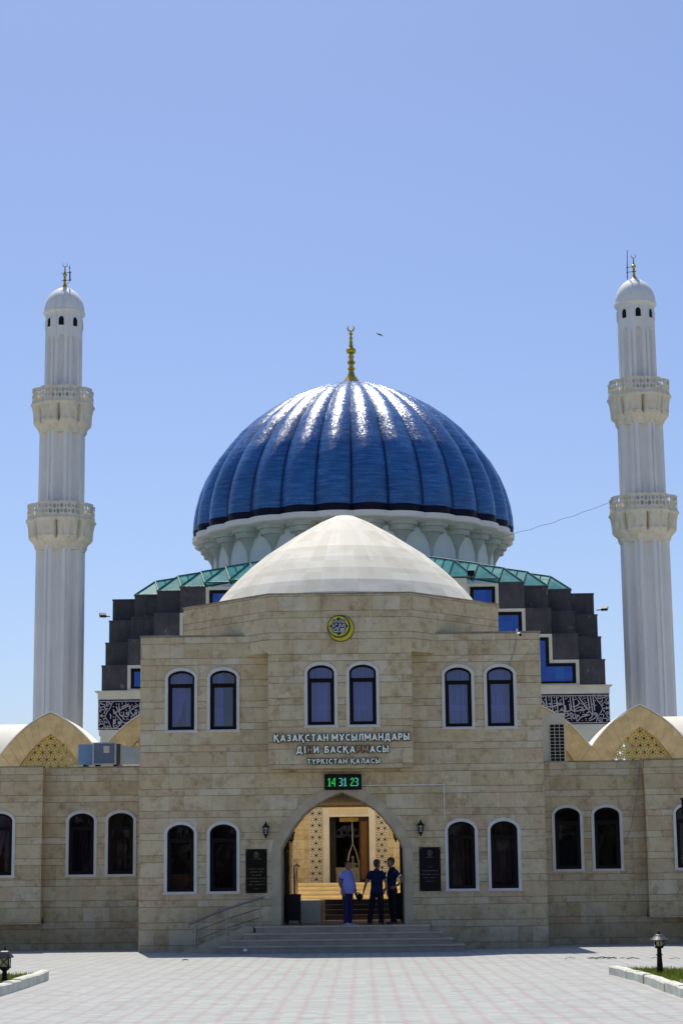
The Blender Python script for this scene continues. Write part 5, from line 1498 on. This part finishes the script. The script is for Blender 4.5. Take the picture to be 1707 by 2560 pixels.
# ------------------------------------------------------------------ people
def skin_mesh(verts, edges, radii, root, sub=1):
    """one continuous surface grown round a jointed skeleton"""
    me = bpy.data.meshes.new('tmp'); me.from_pydata(verts, edges, [])
    o = bpy.data.objects.new('tmp', me); COL.objects.link(o)
    md = o.modifiers.new('skin', 'SKIN'); md.use_smooth_shade = True; md.branch_smoothing = .6
    for i, r in enumerate(radii):
        sv = me.skin_vertices[0].data[i]
        sv.radius = (r, r) if not isinstance(r, tuple) else r
        sv.use_root = (i == root)
    s2 = o.modifiers.new('sub', 'SUBSURF'); s2.levels = sub; s2.render_levels = sub
    bpy.context.view_layer.update()
    ev = o.evaluated_get(bpy.context.evaluated_depsgraph_get())
    out = bpy.data.meshes.new_from_object(ev)
    bpy.data.objects.remove(o); bpy.data.meshes.remove(me)
    return out
def person(label, loc, yaw, J, cloth, belly=0.0, k=.94, sleeve=.62, trim=None):
    """J: joint positions of a standing figure facing -y (its own left is +x)"""
    p = thing('person', label, 'person', loc)
    Mx = Matrix.Translation(loc) @ Matrix.Rotation(yaw, 4, 'Z') @ Matrix.Scale(k, 4)
    V, E, Rr = [], [], []
    def v(co, r, par=None):
        V.append(tuple(co)); Rr.append(r)
        if par is not None: E.append((par, len(V) - 1))
        return len(V) - 1
    hd = Vector(J.get('head', (0, 0, 0)))        # shift of the head; turn of the face
    ft_ = J.get('face', 0)
    fd = Vector((math.sin(ft_), -math.cos(ft_), 0)); fs = Vector((math.cos(ft_), math.sin(ft_), 0))
    pel = v((0, 0, .95), .12); wa = v((0, -.01, 1.10), .11 + belly * .5, pel); ch = v((0, 0, 1.30), .125, wa); ub = v((0, .01, 1.42), .09, ch)
    v((hd * .4 + Vector((0, .005, 1.50))), .056, ub)
    for s, n in ((1, 'l'), (-1, 'r')):
        hip = v((s * .09, 0, .90), .095, pel); kn = v(J['knee_' + n], .062, hip); an_ = v(J['ankle_' + n], .042, kn)
        to = Vector(J['toe_' + n]); v(Vector(J['ankle_' + n]).lerp(to, .6) + Vector((0, 0, -.03)), .036, an_)
        sh = v((s * .185, .01, 1.40), .058, ub); el = v(J['elbow_' + n], .042, sh); wr = v(J['wrist_' + n], .027, el)
        hdv = Vector(J['hand_' + n]).normalized(); w0 = Vector(J['wrist_' + n])
        pm = v(w0 + hdv * .055, .032, wr)
        side = hdv.cross(Vector(J.get('palm_' + n, (s, 0, 0)))).normalized(); nrm = side.cross(hdv).normalized()
        for i, L in enumerate((.070, .080, .075, .058)):
            b = w0 + hdv * .088 + side * (.030 - .02 * i)
            a1 = v(b, .0095, pm); a2 = v(b + hdv * L * .5 - nrm * .010, .0085, a1); v(b + hdv * L * .9 - nrm * .032, .0075, a2)
        t1 = v(w0 + hdv * .045 + side * .043, .0105, pm); v(w0 + hdv * .095 + side * .058 - nrm * .012, .0085, t1)
    me = skin_mesh(V, E, Rr, pel)
    def put(b, name, m, par=p):
        b.v = [tuple(Mx @ Vector(q)) for q in b.v]; return b.build(name, m, par, 60)
    bb = MB().add([q.co for q in me.vertices], [tuple(f.vertices) for f in me.polygons], 0, True)
    HP = [(1.44, .072, .076, 0), (1.50, .059, .062, .002), (1.532, .056, .064, .008), (1.542, .044, .060, .026), (1.556, .056, .076, .022), (1.585, .066, .088, .013), (1.615, .072, .094, .008), (1.645, .074, .096, .005), (1.675, .077, .099, .001), (1.705, .075, .096, -.003), (1.735, .064, .083, -.006), (1.757, .042, .056, -.008), (1.766, .012, .016, -.008)]
    def hp(z):
        for (za, *A_), (zb, *B_) in zip(HP, HP[1:]):
            if za <= z <= zb:
                t = (z - za) / (zb - za); return [a + (b - a) * t for a, b in zip(A_, B_)]
        return HP[-1][1:]
    def hpt(z, ph, gx=0.0):
        rx, ry, of = hp(min(z, 1.766)); w0 = hd * max(0, min(1, (z - 1.44) / .1))
        return w0 + fd * (of + (ry + gx) * math.cos(ph)) + fs * ((rx + gx) * math.sin(ph)) + Vector((0, 0, z))
    bb.rings([[tuple(hpt(r[0], 2 * math.pi * j / 20)) for j in range(20)] for r in HP], True, cap0=True, cap1=True)
    nz = [hpt(1.65, 0), hpt(1.60, -.22), hpt(1.60, .22), hpt(1.607, 0, .024), hpt(1.595, 0)]
    bb.add([tuple(q) for q in nz], [(0, 1, 3), (0, 3, 2), (1, 4, 3), (4, 2, 3)], 0, True)
    for sg_ in (-1, 1):                          # ears
        c = hpt(1.635, sg_ * 1.65); rows = []
        for q, r in ((-.004, .012), (.008, .022), (.014, .018)):
            rows.append([tuple(c + fs * sg_ * q + fd * (r * .6 * math.cos(k_ * .785)) + Vector((0, 0, r * 1.35 * math.sin(k_ * .785)))) for k_ in range(8)])
        bb.rings(rows, True, cap1=True)
    put(bb, 'body', 'skin')
    e = MB()
    for sg_ in (-1, 1):
        c = hpt(1.648, sg_ * .38, -.001); e.lathe([(.003, c.z - .006), (.008, c.z), (.003, c.z + .006)], c.x, c.y, 8)
    put(e, 'eyes', 'hair')
    mo = MB(); mo.tube([tuple(hpt(1.572, a_, .001)) for a_ in (-.3, -.15, 0, .15, .3)], .0035, 5); put(mo, 'mouth', 'lip')
    h = MB(); rows = []; NH = 28
    def zmin(ph):
        f = math.cos(ph); full = 1.708 if f > .35 else (1.655 if f > -.1 else 1.575)
        sm_ = 1.708 + (1.57 - 1.708) * max(0, min(1, (.5 - f) / 1.15)) ** 1.2
        return sm_ if J.get('hair', 1) else sm_ + .035
    gr_ = .014 if J.get('hair', 1) else .006
    for i in range(10):
        t = i / 9
        rows.append([tuple(hpt(zmin(2 * math.pi * j / NH) + (1.768 - zmin(2 * math.pi * j / NH)) * t ** .8, 2 * math.pi * j / NH, gr_ * (.35 + .65 * math.sin(math.pi * min(1, .25 + t * .6))) + .002 * math.sin(7 * j + 3 * i)) + Vector((0, 0, gr_ * t ** 3))) for j in range(NH)])
    put(h.rings(rows, True, cap0=False, cap1=True), 'hair', 'hair')
    # shirt
    sh = MB(); b = belly
    secs = [((0, 0, .855), .192 + b * .5, .150 + b * .6), ((0, -.02 * (1 + 6 * b), .98), .172 + b * .8, .130 + b), ((0, -.03 * (1 + 8 * b), 1.08), .165 + b, .128 + b * 1.3), ((0, -.01 - b * .3, 1.20), .175 + b * .5, .130 + b * .6), ((0, 0, 1.31), .19, .135), ((0, .005, 1.38), .185, .12), ((0, .01, 1.435), .135, .095), ((0, .006, 1.475), .080, .080), ((0, .005, 1.492), .070, .072)]
    sh.loft(secs, 20)
    for s, n in ((1, 'l'), (-1, 'r')):
        S0, E0 = Vector((s * .165, .01, 1.405)), Vector(J['elbow_' + n])
        sh.tube([S0 + Vector((-s * .10, 0, .012)), S0 + Vector((-s * .03, 0, .01)), S0.lerp(E0, .25), S0.lerp(E0, sleeve)], [.050, .070, .072, .068], 14)
    so = put(sh, 'shirt', cloth[0])
    co = MB(); co.loft([((0, .002, 1.465), .088, .088), ((0, .003, 1.485), .078, .080), ((0, .004, 1.512), .069, .074)], 18); put(co, 'collar', cloth[0], so)
    if trim:
        tr = MB()
        for s, n in ((1, 'l'), (-1, 'r')):
            S0, E0 = Vector((s * .165, .01, 1.405)), Vector(J['elbow_' + n])
            tr.tube([S0.lerp(E0, sleeve - .07), S0.lerp(E0, sleeve + .01)], .0715, 14)
        put(tr, 'sleeve_trim', trim, so)
    # trousers
    tz = MB(); tz.loft([((0, 0, .80), .165, .125), ((0, 0, .90), .172 + b * .3, .13 + b * .4), ((0, -.01, .95), .158 + b * .3, .116 + b * .5), ((0, -.01, .98), .145 + b * .3, .10 + b * .5)], 18)
    for s, n in ((1, 'l'), (-1, 'r')):
        Kk, A = Vector(J['knee_' + n]), Vector(J['ankle_' + n]); H_ = Vector((s * .085, 0, .86))
        tz.tube([H_ + Vector((0, 0, .0)), H_ + Vector((0, 0, -.03)), H_.lerp(Kk, .5), Kk, Kk.lerp(A, .5), A + Vector((0, 0, .03)), A + Vector((0, -.008, -.035))], [.098, .104, .092, .078, .072, .068, .072], 14)
    put(tz, 'trousers', cloth[1])
    for n in 'lr':
        A, T = Vector(J['ankle_' + n]), Vector(J['toe_' + n]); d = (T - A); d.z = 0; d.normalize(); q = Vector((-d.y, d.x, 0))
        rows = []
        for f, w_, hh in ((-.075, .03, .05), (-.06, .042, .085), (0, .046, .10), (.07, .05, .075), (.13, .052, .055), (.18, .042, .042), (.205, .02, .03)):
            c = Vector((A.x, A.y, 0)) + d * f
            rows.append([tuple(c + q * w_ * math.cos(math.pi * j / 8) * (1 if j not in (0, 8) else 1) + Vector((0, 0, hh * math.sin(math.pi * j / 8)))) for j in range(9)])
        put(MB().rings(rows, True, cap0=True, cap1=True), 'shoe', cloth[2])
    return p, Mx
PZ = .631
# man in the lavender polo, turned to the right, seen from his left rear quarter
J1 = dict(head=(.0, -.02, -.02), face=.15, hair=0, knee_l=(.10, -.02, .50), ankle_l=(.11, .02, .085), toe_l=(.14, -.2, 0), knee_r=(-.11, -.04, .50), ankle_r=(-.12, -.03, .085), toe_r=(-.16, -.24, 0),
          elbow_l=(.275, .0, 1.13), wrist_l=(.30, -.06, .90), hand_l=(0, -.15, -1), palm_l=(-1, 0, 0), elbow_r=(-.27, .06, 1.14), wrist_r=(-.25, -.06, .92), hand_r=(.1, -.3, -1), palm_r=(1, 0, 0))
p1, X1 = person('man in lavender blue polo and dark trousers holding a black pouch', (.125, 50.55, PZ), R(50), J1, ('polo_blue', 'trouser_navy', 'shoe_pale'), belly=.065, k=.9, trim='trouser_navy')
# man in the navy shirt, back to the camera, legs apart
J2 = dict(head=(-.01, -.02, 0), face=-.55, knee_l=(.16, -.02, .50), ankle_l=(.20, .03, .085), toe_l=(.27, -.18, 0), knee_r=(-.11, -.03, .50), ankle_r=(-.12, .03, .085), toe_r=(-.15, -.19, 0),
          elbow_l=(.29, .03, 1.14), wrist_l=(.37, -.03, .90), hand_l=(.25, -.2, -1), palm_l=(-1, 0, 0), elbow_r=(-.27, .05, 1.13), wrist_r=(-.28, -.04, .89), hand_r=(0, -.15, -1), palm_r=(1, 0, 0))
p2, X2 = person('man in navy shirt and black trousers with his back turned', (.86, 50.5, PZ), R(172), J2, ('navy_cloth', 'black_cloth', 'shoe_black'), k=.905)
# man on the right, in profile facing left, hand on hip
J3 = dict(head=(0, -.035, 0), face=.05, knee_l=(.08, -.02, .50), ankle_l=(.08, .02, .085), toe_l=(.10, -.19, 0), knee_r=(-.08, .0, .50), ankle_r=(-.09, .04, .085), toe_r=(-.11, -.17, 0),
          elbow_l=(.27, .22, 1.16), wrist_l=(.205, .03, 1.00), hand_l=(-.28, -1, -.3), palm_l=(-1, 0, 0), elbow_r=(-.25, .02, 1.12), wrist_r=(-.2, -.14, .95), hand_r=(.3, -.4, -1), palm_r=(1, 0, 0))
p3, X3 = person('man in dark polo with white sleeve edge and hand on hip', (1.255, 50.95, PZ), R(-72), J3, ('navy_cloth', 'black_cloth', 'shoe_black'), k=.935, sleeve=.6, trim='white_enamel')
pz = thing('pouch', 'small round black pouch held by the man in the lavender polo', 'pouch', tuple(X1 @ Vector((.30, -.12, .80))))
b = MB(); rows = []
for i in range(11):
    t = i / 10; r = math.sin(math.pi * (.06 + .88 * t)) ** .6
    rows.append([tuple(X1 @ Vector((.33 + .05 * r * math.cos(2 * math.pi * j / 16), -.16 + .125 * r * math.sin(2 * math.pi * j / 16), .68 + .17 * t))) for j in range(16)])
b.rings(rows, True, cap0=True, cap1=True).build('bag_body', 'black_cloth', pz)
MB().tube([tuple(X1 @ Vector(q)) for q in ((.32, -.20, .83), (.315, -.16, .875), (.315, -.10, .875), (.32, -.06, .83))], .012, 6).build('strap', 'black_cloth', pz)

# ------------------------------------------------------------------ kerbs, lawns, garden lamps
def kerb(pts, w, h, name, label):
    t = thing(name, label, 'kerb', (*pts[0][:2], 0), 'kerbs round the lawns')
    P = [Vector((x, y, 0)) for x, y in pts]
    acc = []; 
    for a, c in zip(P, P[1:]):
        L = (c - a).length; n = max(1, round(L / 1.0)); 
        for i in range(n): acc.append((a.lerp(c, i / n), a.lerp(c, (i + 1) / n)))
    rnd = random.Random(len(pts))
    for a, c in acc:
        d = (c - a).normalized(); q = Vector((-d.y, d.x, 0)) * w / 2; a2, c2 = a + d * .006, c - d * .006
        za, zc = gz(a.x, a.y) + rnd.uniform(-.012, .012), gz(c.x, c.y) + rnd.uniform(-.012, .012)
        off = q.normalized() * rnd.uniform(-.012, .012)
        b = MB(); ch = .025
        rows = []
        for e, z in ((a2, za), (c2, zc)):
            e = e + off
            rows.append([tuple(e - q + Vector((0, 0, z - .2))), tuple(e - q + Vector((0, 0, z + h - ch))), tuple(e - q * (1 - 2 * ch / w) + Vector((0, 0, z + h))), tuple(e + q * (1 - 2 * ch / w) + Vector((0, 0, z + h))), tuple(e + q + Vector((0, 0, z + h - ch))), tuple(e + q + Vector((0, 0, z - .2)))])
        b.rings(rows, True, smooth=False, cap0=True, cap1=True).build('kerb_stone', 'kerb', t)
KL = [(-4.88, 22), (-4.88, 28.5), (-4.93, 31.5), (-5.0, 35.2), (-5.07, 35.9)]
KR = [(5.14, 22), (5.09, 28.5), (5.09, 31.0), (5.10, 33.2), (5.04, 34.9), (4.96, 35.6)]
kerb(KL, .17, .165, 'kerb', 'row of whitewashed kerb stones along the left lawn')
kerb(KR, .17, .15, 'kerb', 'wavy row of whitewashed kerb stones along the right lawn')
def lawn(xk, y0, y1, s, seed, label):
    rnd = random.Random(seed)
    xe = s * 16
    rows = []
    for i in range(25):
        y = y0 + (y1 - y0) * i / 24
        xa = s * (abs(xk(y)) + .08)
        rows.append([(xa + (xe - xa) * (j / 16) ** 1.3, y, gz(xa, y) + .045 + .015 * math.sin(3 * j + 2 * i)) for j in range(17)])
    kind(MB().rings(rows, False).build('lawn_soil', 'soil', recalc=False), 'structure')
    b = MB()
    def blades(n, xa, xb, ya, yb, hmin, hmax):
        for _ in range(n):
            y = rnd.uniform(ya, yb); x0 = abs(xk(y)) + .1; x = s * (x0 + (xb - x0) * rnd.random() ** 1.2)
            patch = math.sin(2.1 * x + .8 * y) + math.sin(1.3 * y - .7 * x + seed) * .8 + (y - ya) / (yb - ya) * 1.4
            if rnd.random() > .34 + .3 * patch: continue
            h = rnd.uniform(hmin, hmax); a = rnd.uniform(0, 6.3); w_ = rnd.uniform(.006, .011); z = gz(x, y) + .04
            dx, dy = math.cos(a) * w_, math.sin(a) * w_; lx, ly = rnd.uniform(-.4, .4) * h, rnd.uniform(-.4, .4) * h
            b.add([(x - dx, y - dy, z), (x + dx, y + dy, z), (x + lx * .5 + dx * .6, y + ly * .5 + dy * .6, z + h * .6), (x + lx, y + ly, z + h)], [(0, 1, 2), (0, 2, 3)])
    blades(26000, 0, 8.5, y0 + 6, y1, .05, .13)
    blades(5000, 0, 14, y0, y0 + 8, .05, .12)
    o = b.build('grass', 'grass', recalc=False)
    o['label'] = label; o['category'] = 'grass'
    kind(o, 'stuff')
lawn(lambda y: 4.88 + max(0, y - 30) * .03, 22, 35.85, -1, 3, 'short green lawn grass behind the left kerb')
lawn(lambda y: 5.12 - max(0, y - 31) * .03, 22, 35.7, 1, 5, 'patchy green and dry lawn grass behind the right kerb')

lp = thing('garden_lamp', 'black garden lamp with square lantern and sloping hood on the left lawn', 'lamp', (-5.36, 34, 0), 'black garden lamps')
cx, cy = -5.36, 34.0
MB().lathe([(.075, -.05), (.075, .04), (.05, .05), (.045, .12), (.065, .14), (.05, .17), (.04, .2), (.055, .225), (.04, .25), (.04, .28), (.075, .30), (.095, .325)], cx, cy, 16).build('post', 'black_metal', lp)
c = MB(); c.box(cx - .095, cx + .095, cy - .095, cy + .095, .325, .345)
for sx_ in (-1, 1):
    for sy_ in (-1, 1): c.box(cx + sx_ * .08 - .009, cx + sx_ * .08 + .009, cy + sy_ * .08 - .009, cy + sy_ * .08 + .009, .345, .50)
for y in (cy - .085, cy + .085):
    c.tube([(cx - .08, y, .345), (cx + .08, y, .50)], .006, 4); c.tube([(cx + .08, y, .345), (cx - .08, y, .50)], .006, 4)
c.build('lantern_cage', 'black_metal', lp)
MB().box(cx - .068, cx + .068, cy - .068, cy + .068, .346, .499).build('glass', 'bulb', lp)
hd_ = MB()
q = lambda r, z: [(cx - r, cy - r, z), (cx + r, cy - r, z), (cx + r, cy + r, z), (cx - r, cy + r, z)]
hd_.rings([q(.135, .49), q(.13, .50), q(.07, .585), q(.045, .60)], True, smooth=False, cap0=True, cap1=True)
hd_.build('hood', 'hood_metal' if 'hood_metal' in M else 'iron', lp)
MB().lathe([(.02, .60), (.028, .615), (.012, .63), (.02, .65), (.004, .67)], cx, cy, 10).build('tip', 'black_metal', lp)
lp.scale = (.95, .95, 1.0); lp.location = (-5.20, 32.8, .0)
lp = thing('garden_lamp', 'black garden lamp on a tall tapered post with round lantern on the right lawn', 'lamp', (5.50, 33.7, 0), 'black garden lamps')
cx, cy = 5.50, 33.7
MB().lathe([(.062, -.05), (.062, .05), (.042, .38), (.060, .385), (.060, .40), (.042, .405), (.038, .50), (.075, .515), (.08, .53)], cx, cy, 16).build('post', 'black_metal', lp)
MB().lathe([(.07, .53), (.085, .55), (.088, .64), (.07, .665)], cx, cy, 16).build('glass', 'bulb', lp)
c = MB()
for k in range(4):
    a = k * math.pi / 2 + math.pi / 4; ca, sa = math.cos(a), math.sin(a)
    c.tube([(cx + .09 * ca, cy + .09 * sa, .53), (cx + .095 * ca, cy + .095 * sa, .66)], .007, 5)
ring = [(cx + .085 * math.cos(t), cy - .096, .598 + .066 * math.sin(t)) for t in [2 * math.pi * i / 24 for i in range(25)]]
c.tube(ring, .009, 6); c.tube([(cx, cy - .097, .535), (cx, cy - .097, .66)], .006, 4)
c.build('lantern_cage', 'black_metal', lp)
MB().lathe([(.168, .645), (.165, .655), (.085, .72), (.08, .735), (.045, .75)], cx, cy, 24, smooth=False).build('hood', 'iron', lp)
MB().lathe([(.03, .75), (.035, .765), (.018, .78), (.024, .80), (.004, .82)], cx, cy, 10).build('tip', 'black_metal', lp)
lp.scale = (.95, .95, .93); lp.location.z = .03

# street lantern at the right edge of the frame
sl_ = thing('street_lantern', 'black framed lantern with pale glass on a post at the right wing window', 'lantern', (8.69, 50.0, 0))
cx, cy = 8.69, 50.0
MB().lathe([(.12, -.05), (.12, .3), (.06, .35), (.045, 3.08), (.07, 3.13), (.05, 3.22)], cx, cy, 14).build('post', 'black_metal', sl_)
c = MB()
for sx_ in (-1, 1):
    for sy_ in (-1, 1): c.box(cx + sx_ * .17 - .02, cx + sx_ * .17 + .02, cy + sy_ * .17 - .02, cy + sy_ * .17 + .02, 3.26, 3.62)
c.box(cx - .2, cx + .2, cy - .2, cy + .2, 3.22, 3.26); c.box(cx - .21, cx + .21, cy - .21, cy + .21, 3.62, 3.66)
c.build('lantern_cage', 'black_metal', sl_)
MB().box(cx - .15, cx + .15, cy - .15, cy + .15, 3.261, 3.619).build('glass', 'lamp_glass', sl_)
MB().lathe([(.22, 3.66), (.1, 3.76), (.03, 3.80), (.01, 3.85)], cx, cy, 4, smooth=False, ph=math.pi / 4).build('cap', 'black_metal', sl_)

# young tree whose lower branches reach in at the right edge
tr_ = thing('young_tree', 'young tree with thin drooping twigs and sparse leaves at the right edge', 'tree', (8.75, 46, 0))
rnd = random.Random(11)
MB().tube(smooth_path([(8.75, 46, -.1), (8.78, 46, .8), (8.72, 46.02, 1.7), (8.8, 46, 2.6), (8.85, 46, 3.4)], 4), [.07] * 5 + [.055] * 5 + [.04] * 5 + [.02] * 2, 8).build('trunk', 'bark', tr_)
tw, lf = MB(), MB()
for k in range(58):
    z0 = rnd.uniform(.5, 3.0); a = rnd.uniform(0, 2 * math.pi); L = rnd.uniform(.5, 1.15) * (1 if z0 < 2.2 else .7)
    if k < 26: a = rnd.uniform(math.pi * .75, math.pi * 1.25); L = rnd.uniform(.75, 1.2); z0 = rnd.choice([.75, .8, .9, 1.2, 1.5, 1.9, 2.1]) + rnd.uniform(-.1, .1)
    p = Vector((8.75, 46, z0)); pts = [p]
    d = Vector((math.cos(a), math.sin(a), rnd.uniform(-.1, .5))).normalized()
    for i in range(6):
        d = (d + Vector((rnd.uniform(-.25, .25), rnd.uniform(-.25, .25), rnd.uniform(-.32, .12)))).normalized(); p = p + d * L / 6; pts.append(p)
        if i > 1:
            for _ in range(rnd.randint(2, 6)):
                c = p + Vector((rnd.uniform(-.08, .08), rnd.uniform(-.08, .08), rnd.uniform(-.08, .06))); s1 = rnd.uniform(.018, .04)
                u = Vector((rnd.uniform(-1, 1), rnd.uniform(-1, 1), rnd.uniform(-1, .4))).normalized(); w_ = u.cross(Vector((rnd.uniform(-1, 1), rnd.uniform(-1, 1), .3))).normalized()
                lf.add([tuple(c), tuple(c + u * s1 * .6 + w_ * s1 * .35), tuple(c + u * s1 * 1.3), tuple(c + u * s1 * .6 - w_ * s1 * .35)], [(0, 1, 2, 3)])
    tw.tube(pts, [.010, .008, .007, .005, .004, .003, .002], 5)
tw.build('twigs', 'bark', tr_); lf.build('crown', 'leaf', tr_, recalc=False)

# bird, litter
bd = MB()
bx_, by_, bz_ = 1.335, 80, 24.27
bd.rings([[(bx_ + e, by_ + .35 * math.cos(t) * 0 + r * math.cos(t), bz_ + r * math.sin(t)) for t in [2 * math.pi * i / 10 for i in range(10)]] for e, r in ((-.05, .01), (-.04, .025), (0, .035), (.04, .025), (.08, .01))], True, cap0=True, cap1=True)
for pts in ([(-.03, 0, .03), (-.16, .05, .09), (-.32, .1, .19), (-.27, .12, .12), (-.12, .1, .02)], [(.03, 0, .0), (.18, .05, -.03), (.36, .1, -.09), (.27, .12, -.10), (.1, .1, -.04)]):
    v = [(bx_ + x * .42, by_ + y * .42, bz_ + z * .55) for x, y, z in pts]; bd.add(v + [(x, y, z - .012) for x, y, z in v], [(0, 1, 2, 3, 4), (9, 8, 7, 6, 5)] + [(i, (i + 1) % 5, (i + 1) % 5 + 5, i + 5) for i in range(5)])
tag(bd.build('bird', 'bird'), 'small dark bird gliding right of the dome finial', 'bird')
rnd = random.Random(4); db = MB()
for _ in range(15):
    x, y = rnd.gauss(5.9, .6), rnd.gauss(42.6, .35); a = rnd.uniform(-.5, .5); L = rnd.uniform(.05, .32); z = gz(x, y) + .015
    db.tube([(x, y, z), (x + L * .5 * math.cos(a), y + L * .5 * math.sin(a), z + .02), (x + L * math.cos(a + .2), y + L * math.sin(a + .2), z)], rnd.uniform(.004, .009), 4)
for x, y in ((-3.5, 44.6), (-7.0, 51.2), (-6.1, 51.4)):
    for _ in range(1):
        u, w_ = x + rnd.uniform(-.1, .1), y + rnd.uniform(-.1, .1); db.tube([(u, w_, gz(u, w_) + .015), (u + .09, w_, gz(u, w_) + .03), (u + .14, w_ + .02, gz(u, w_) + .012)], .010, 4)
o = db.build('twig_litter', 'debris'); o['label'] = 'dry twigs and leaves lying on the sunny paving'; o['category'] = 'litter'; kind(o, 'stuff')
lt = thing('ground_light', 'tiny white lamp on the lowest step at the left', 'lamp', (-2.33, 48.88, .1))
MB().lathe([(.03, .05), (.05, .07), (.05, .11), (.02, .13)], -2.33, 48.86, 12).build('shade', 'white_enamel', lt)
MB().box(-2.36, -2.30, 48.87, 48.9, .06, .12).build('bracket', 'steel', lt)

# belt of trees behind the photographer, seen only as dark reflections in the panes
rnd = random.Random(21); b = MB()
for k in range(26):
    x0, y0 = -62 + 5 * k + rnd.uniform(-1.5, 1.5), -22 + rnd.uniform(-6, 6); H = rnd.uniform(6.5, 10.5); W_ = rnd.uniform(2.6, 3.8)
    b.tube([(x0, y0, -.2), (x0 + .1, y0, H * .35), (x0, y0 + .1, H * .7)], [.22, .16, .05], 6)
    for _ in range(520):
        t = rnd.random(); r = W_ * math.sin(math.pi * (.12 + .82 * t)) ** .7 * rnd.uniform(.35, 1) ** .5; a = rnd.uniform(0, 6.283)
        c = Vector((x0 + r * math.cos(a), y0 + r * math.sin(a), H * (.12 + .88 * t))); s1 = rnd.uniform(.4, .75)
        u = Vector((rnd.uniform(-1, 1), rnd.uniform(-1, 1), rnd.uniform(-1, 1))).normalized() * s1; w_ = u.cross(Vector((rnd.uniform(-1, 1), rnd.uniform(-1, 1), rnd.uniform(-1, 1)))).normalized() * s1 * .6
        b.add([tuple(c - u), tuple(c + w_), tuple(c + u), tuple(c - w_)], [(0, 1, 2, 3)])
o = b.build('tree_belt', 'hedge', recalc=False)
o['label'] = 'belt of leafy trees across the forecourt facing the building'; o['category'] = 'trees'; kind(o, 'stuff')
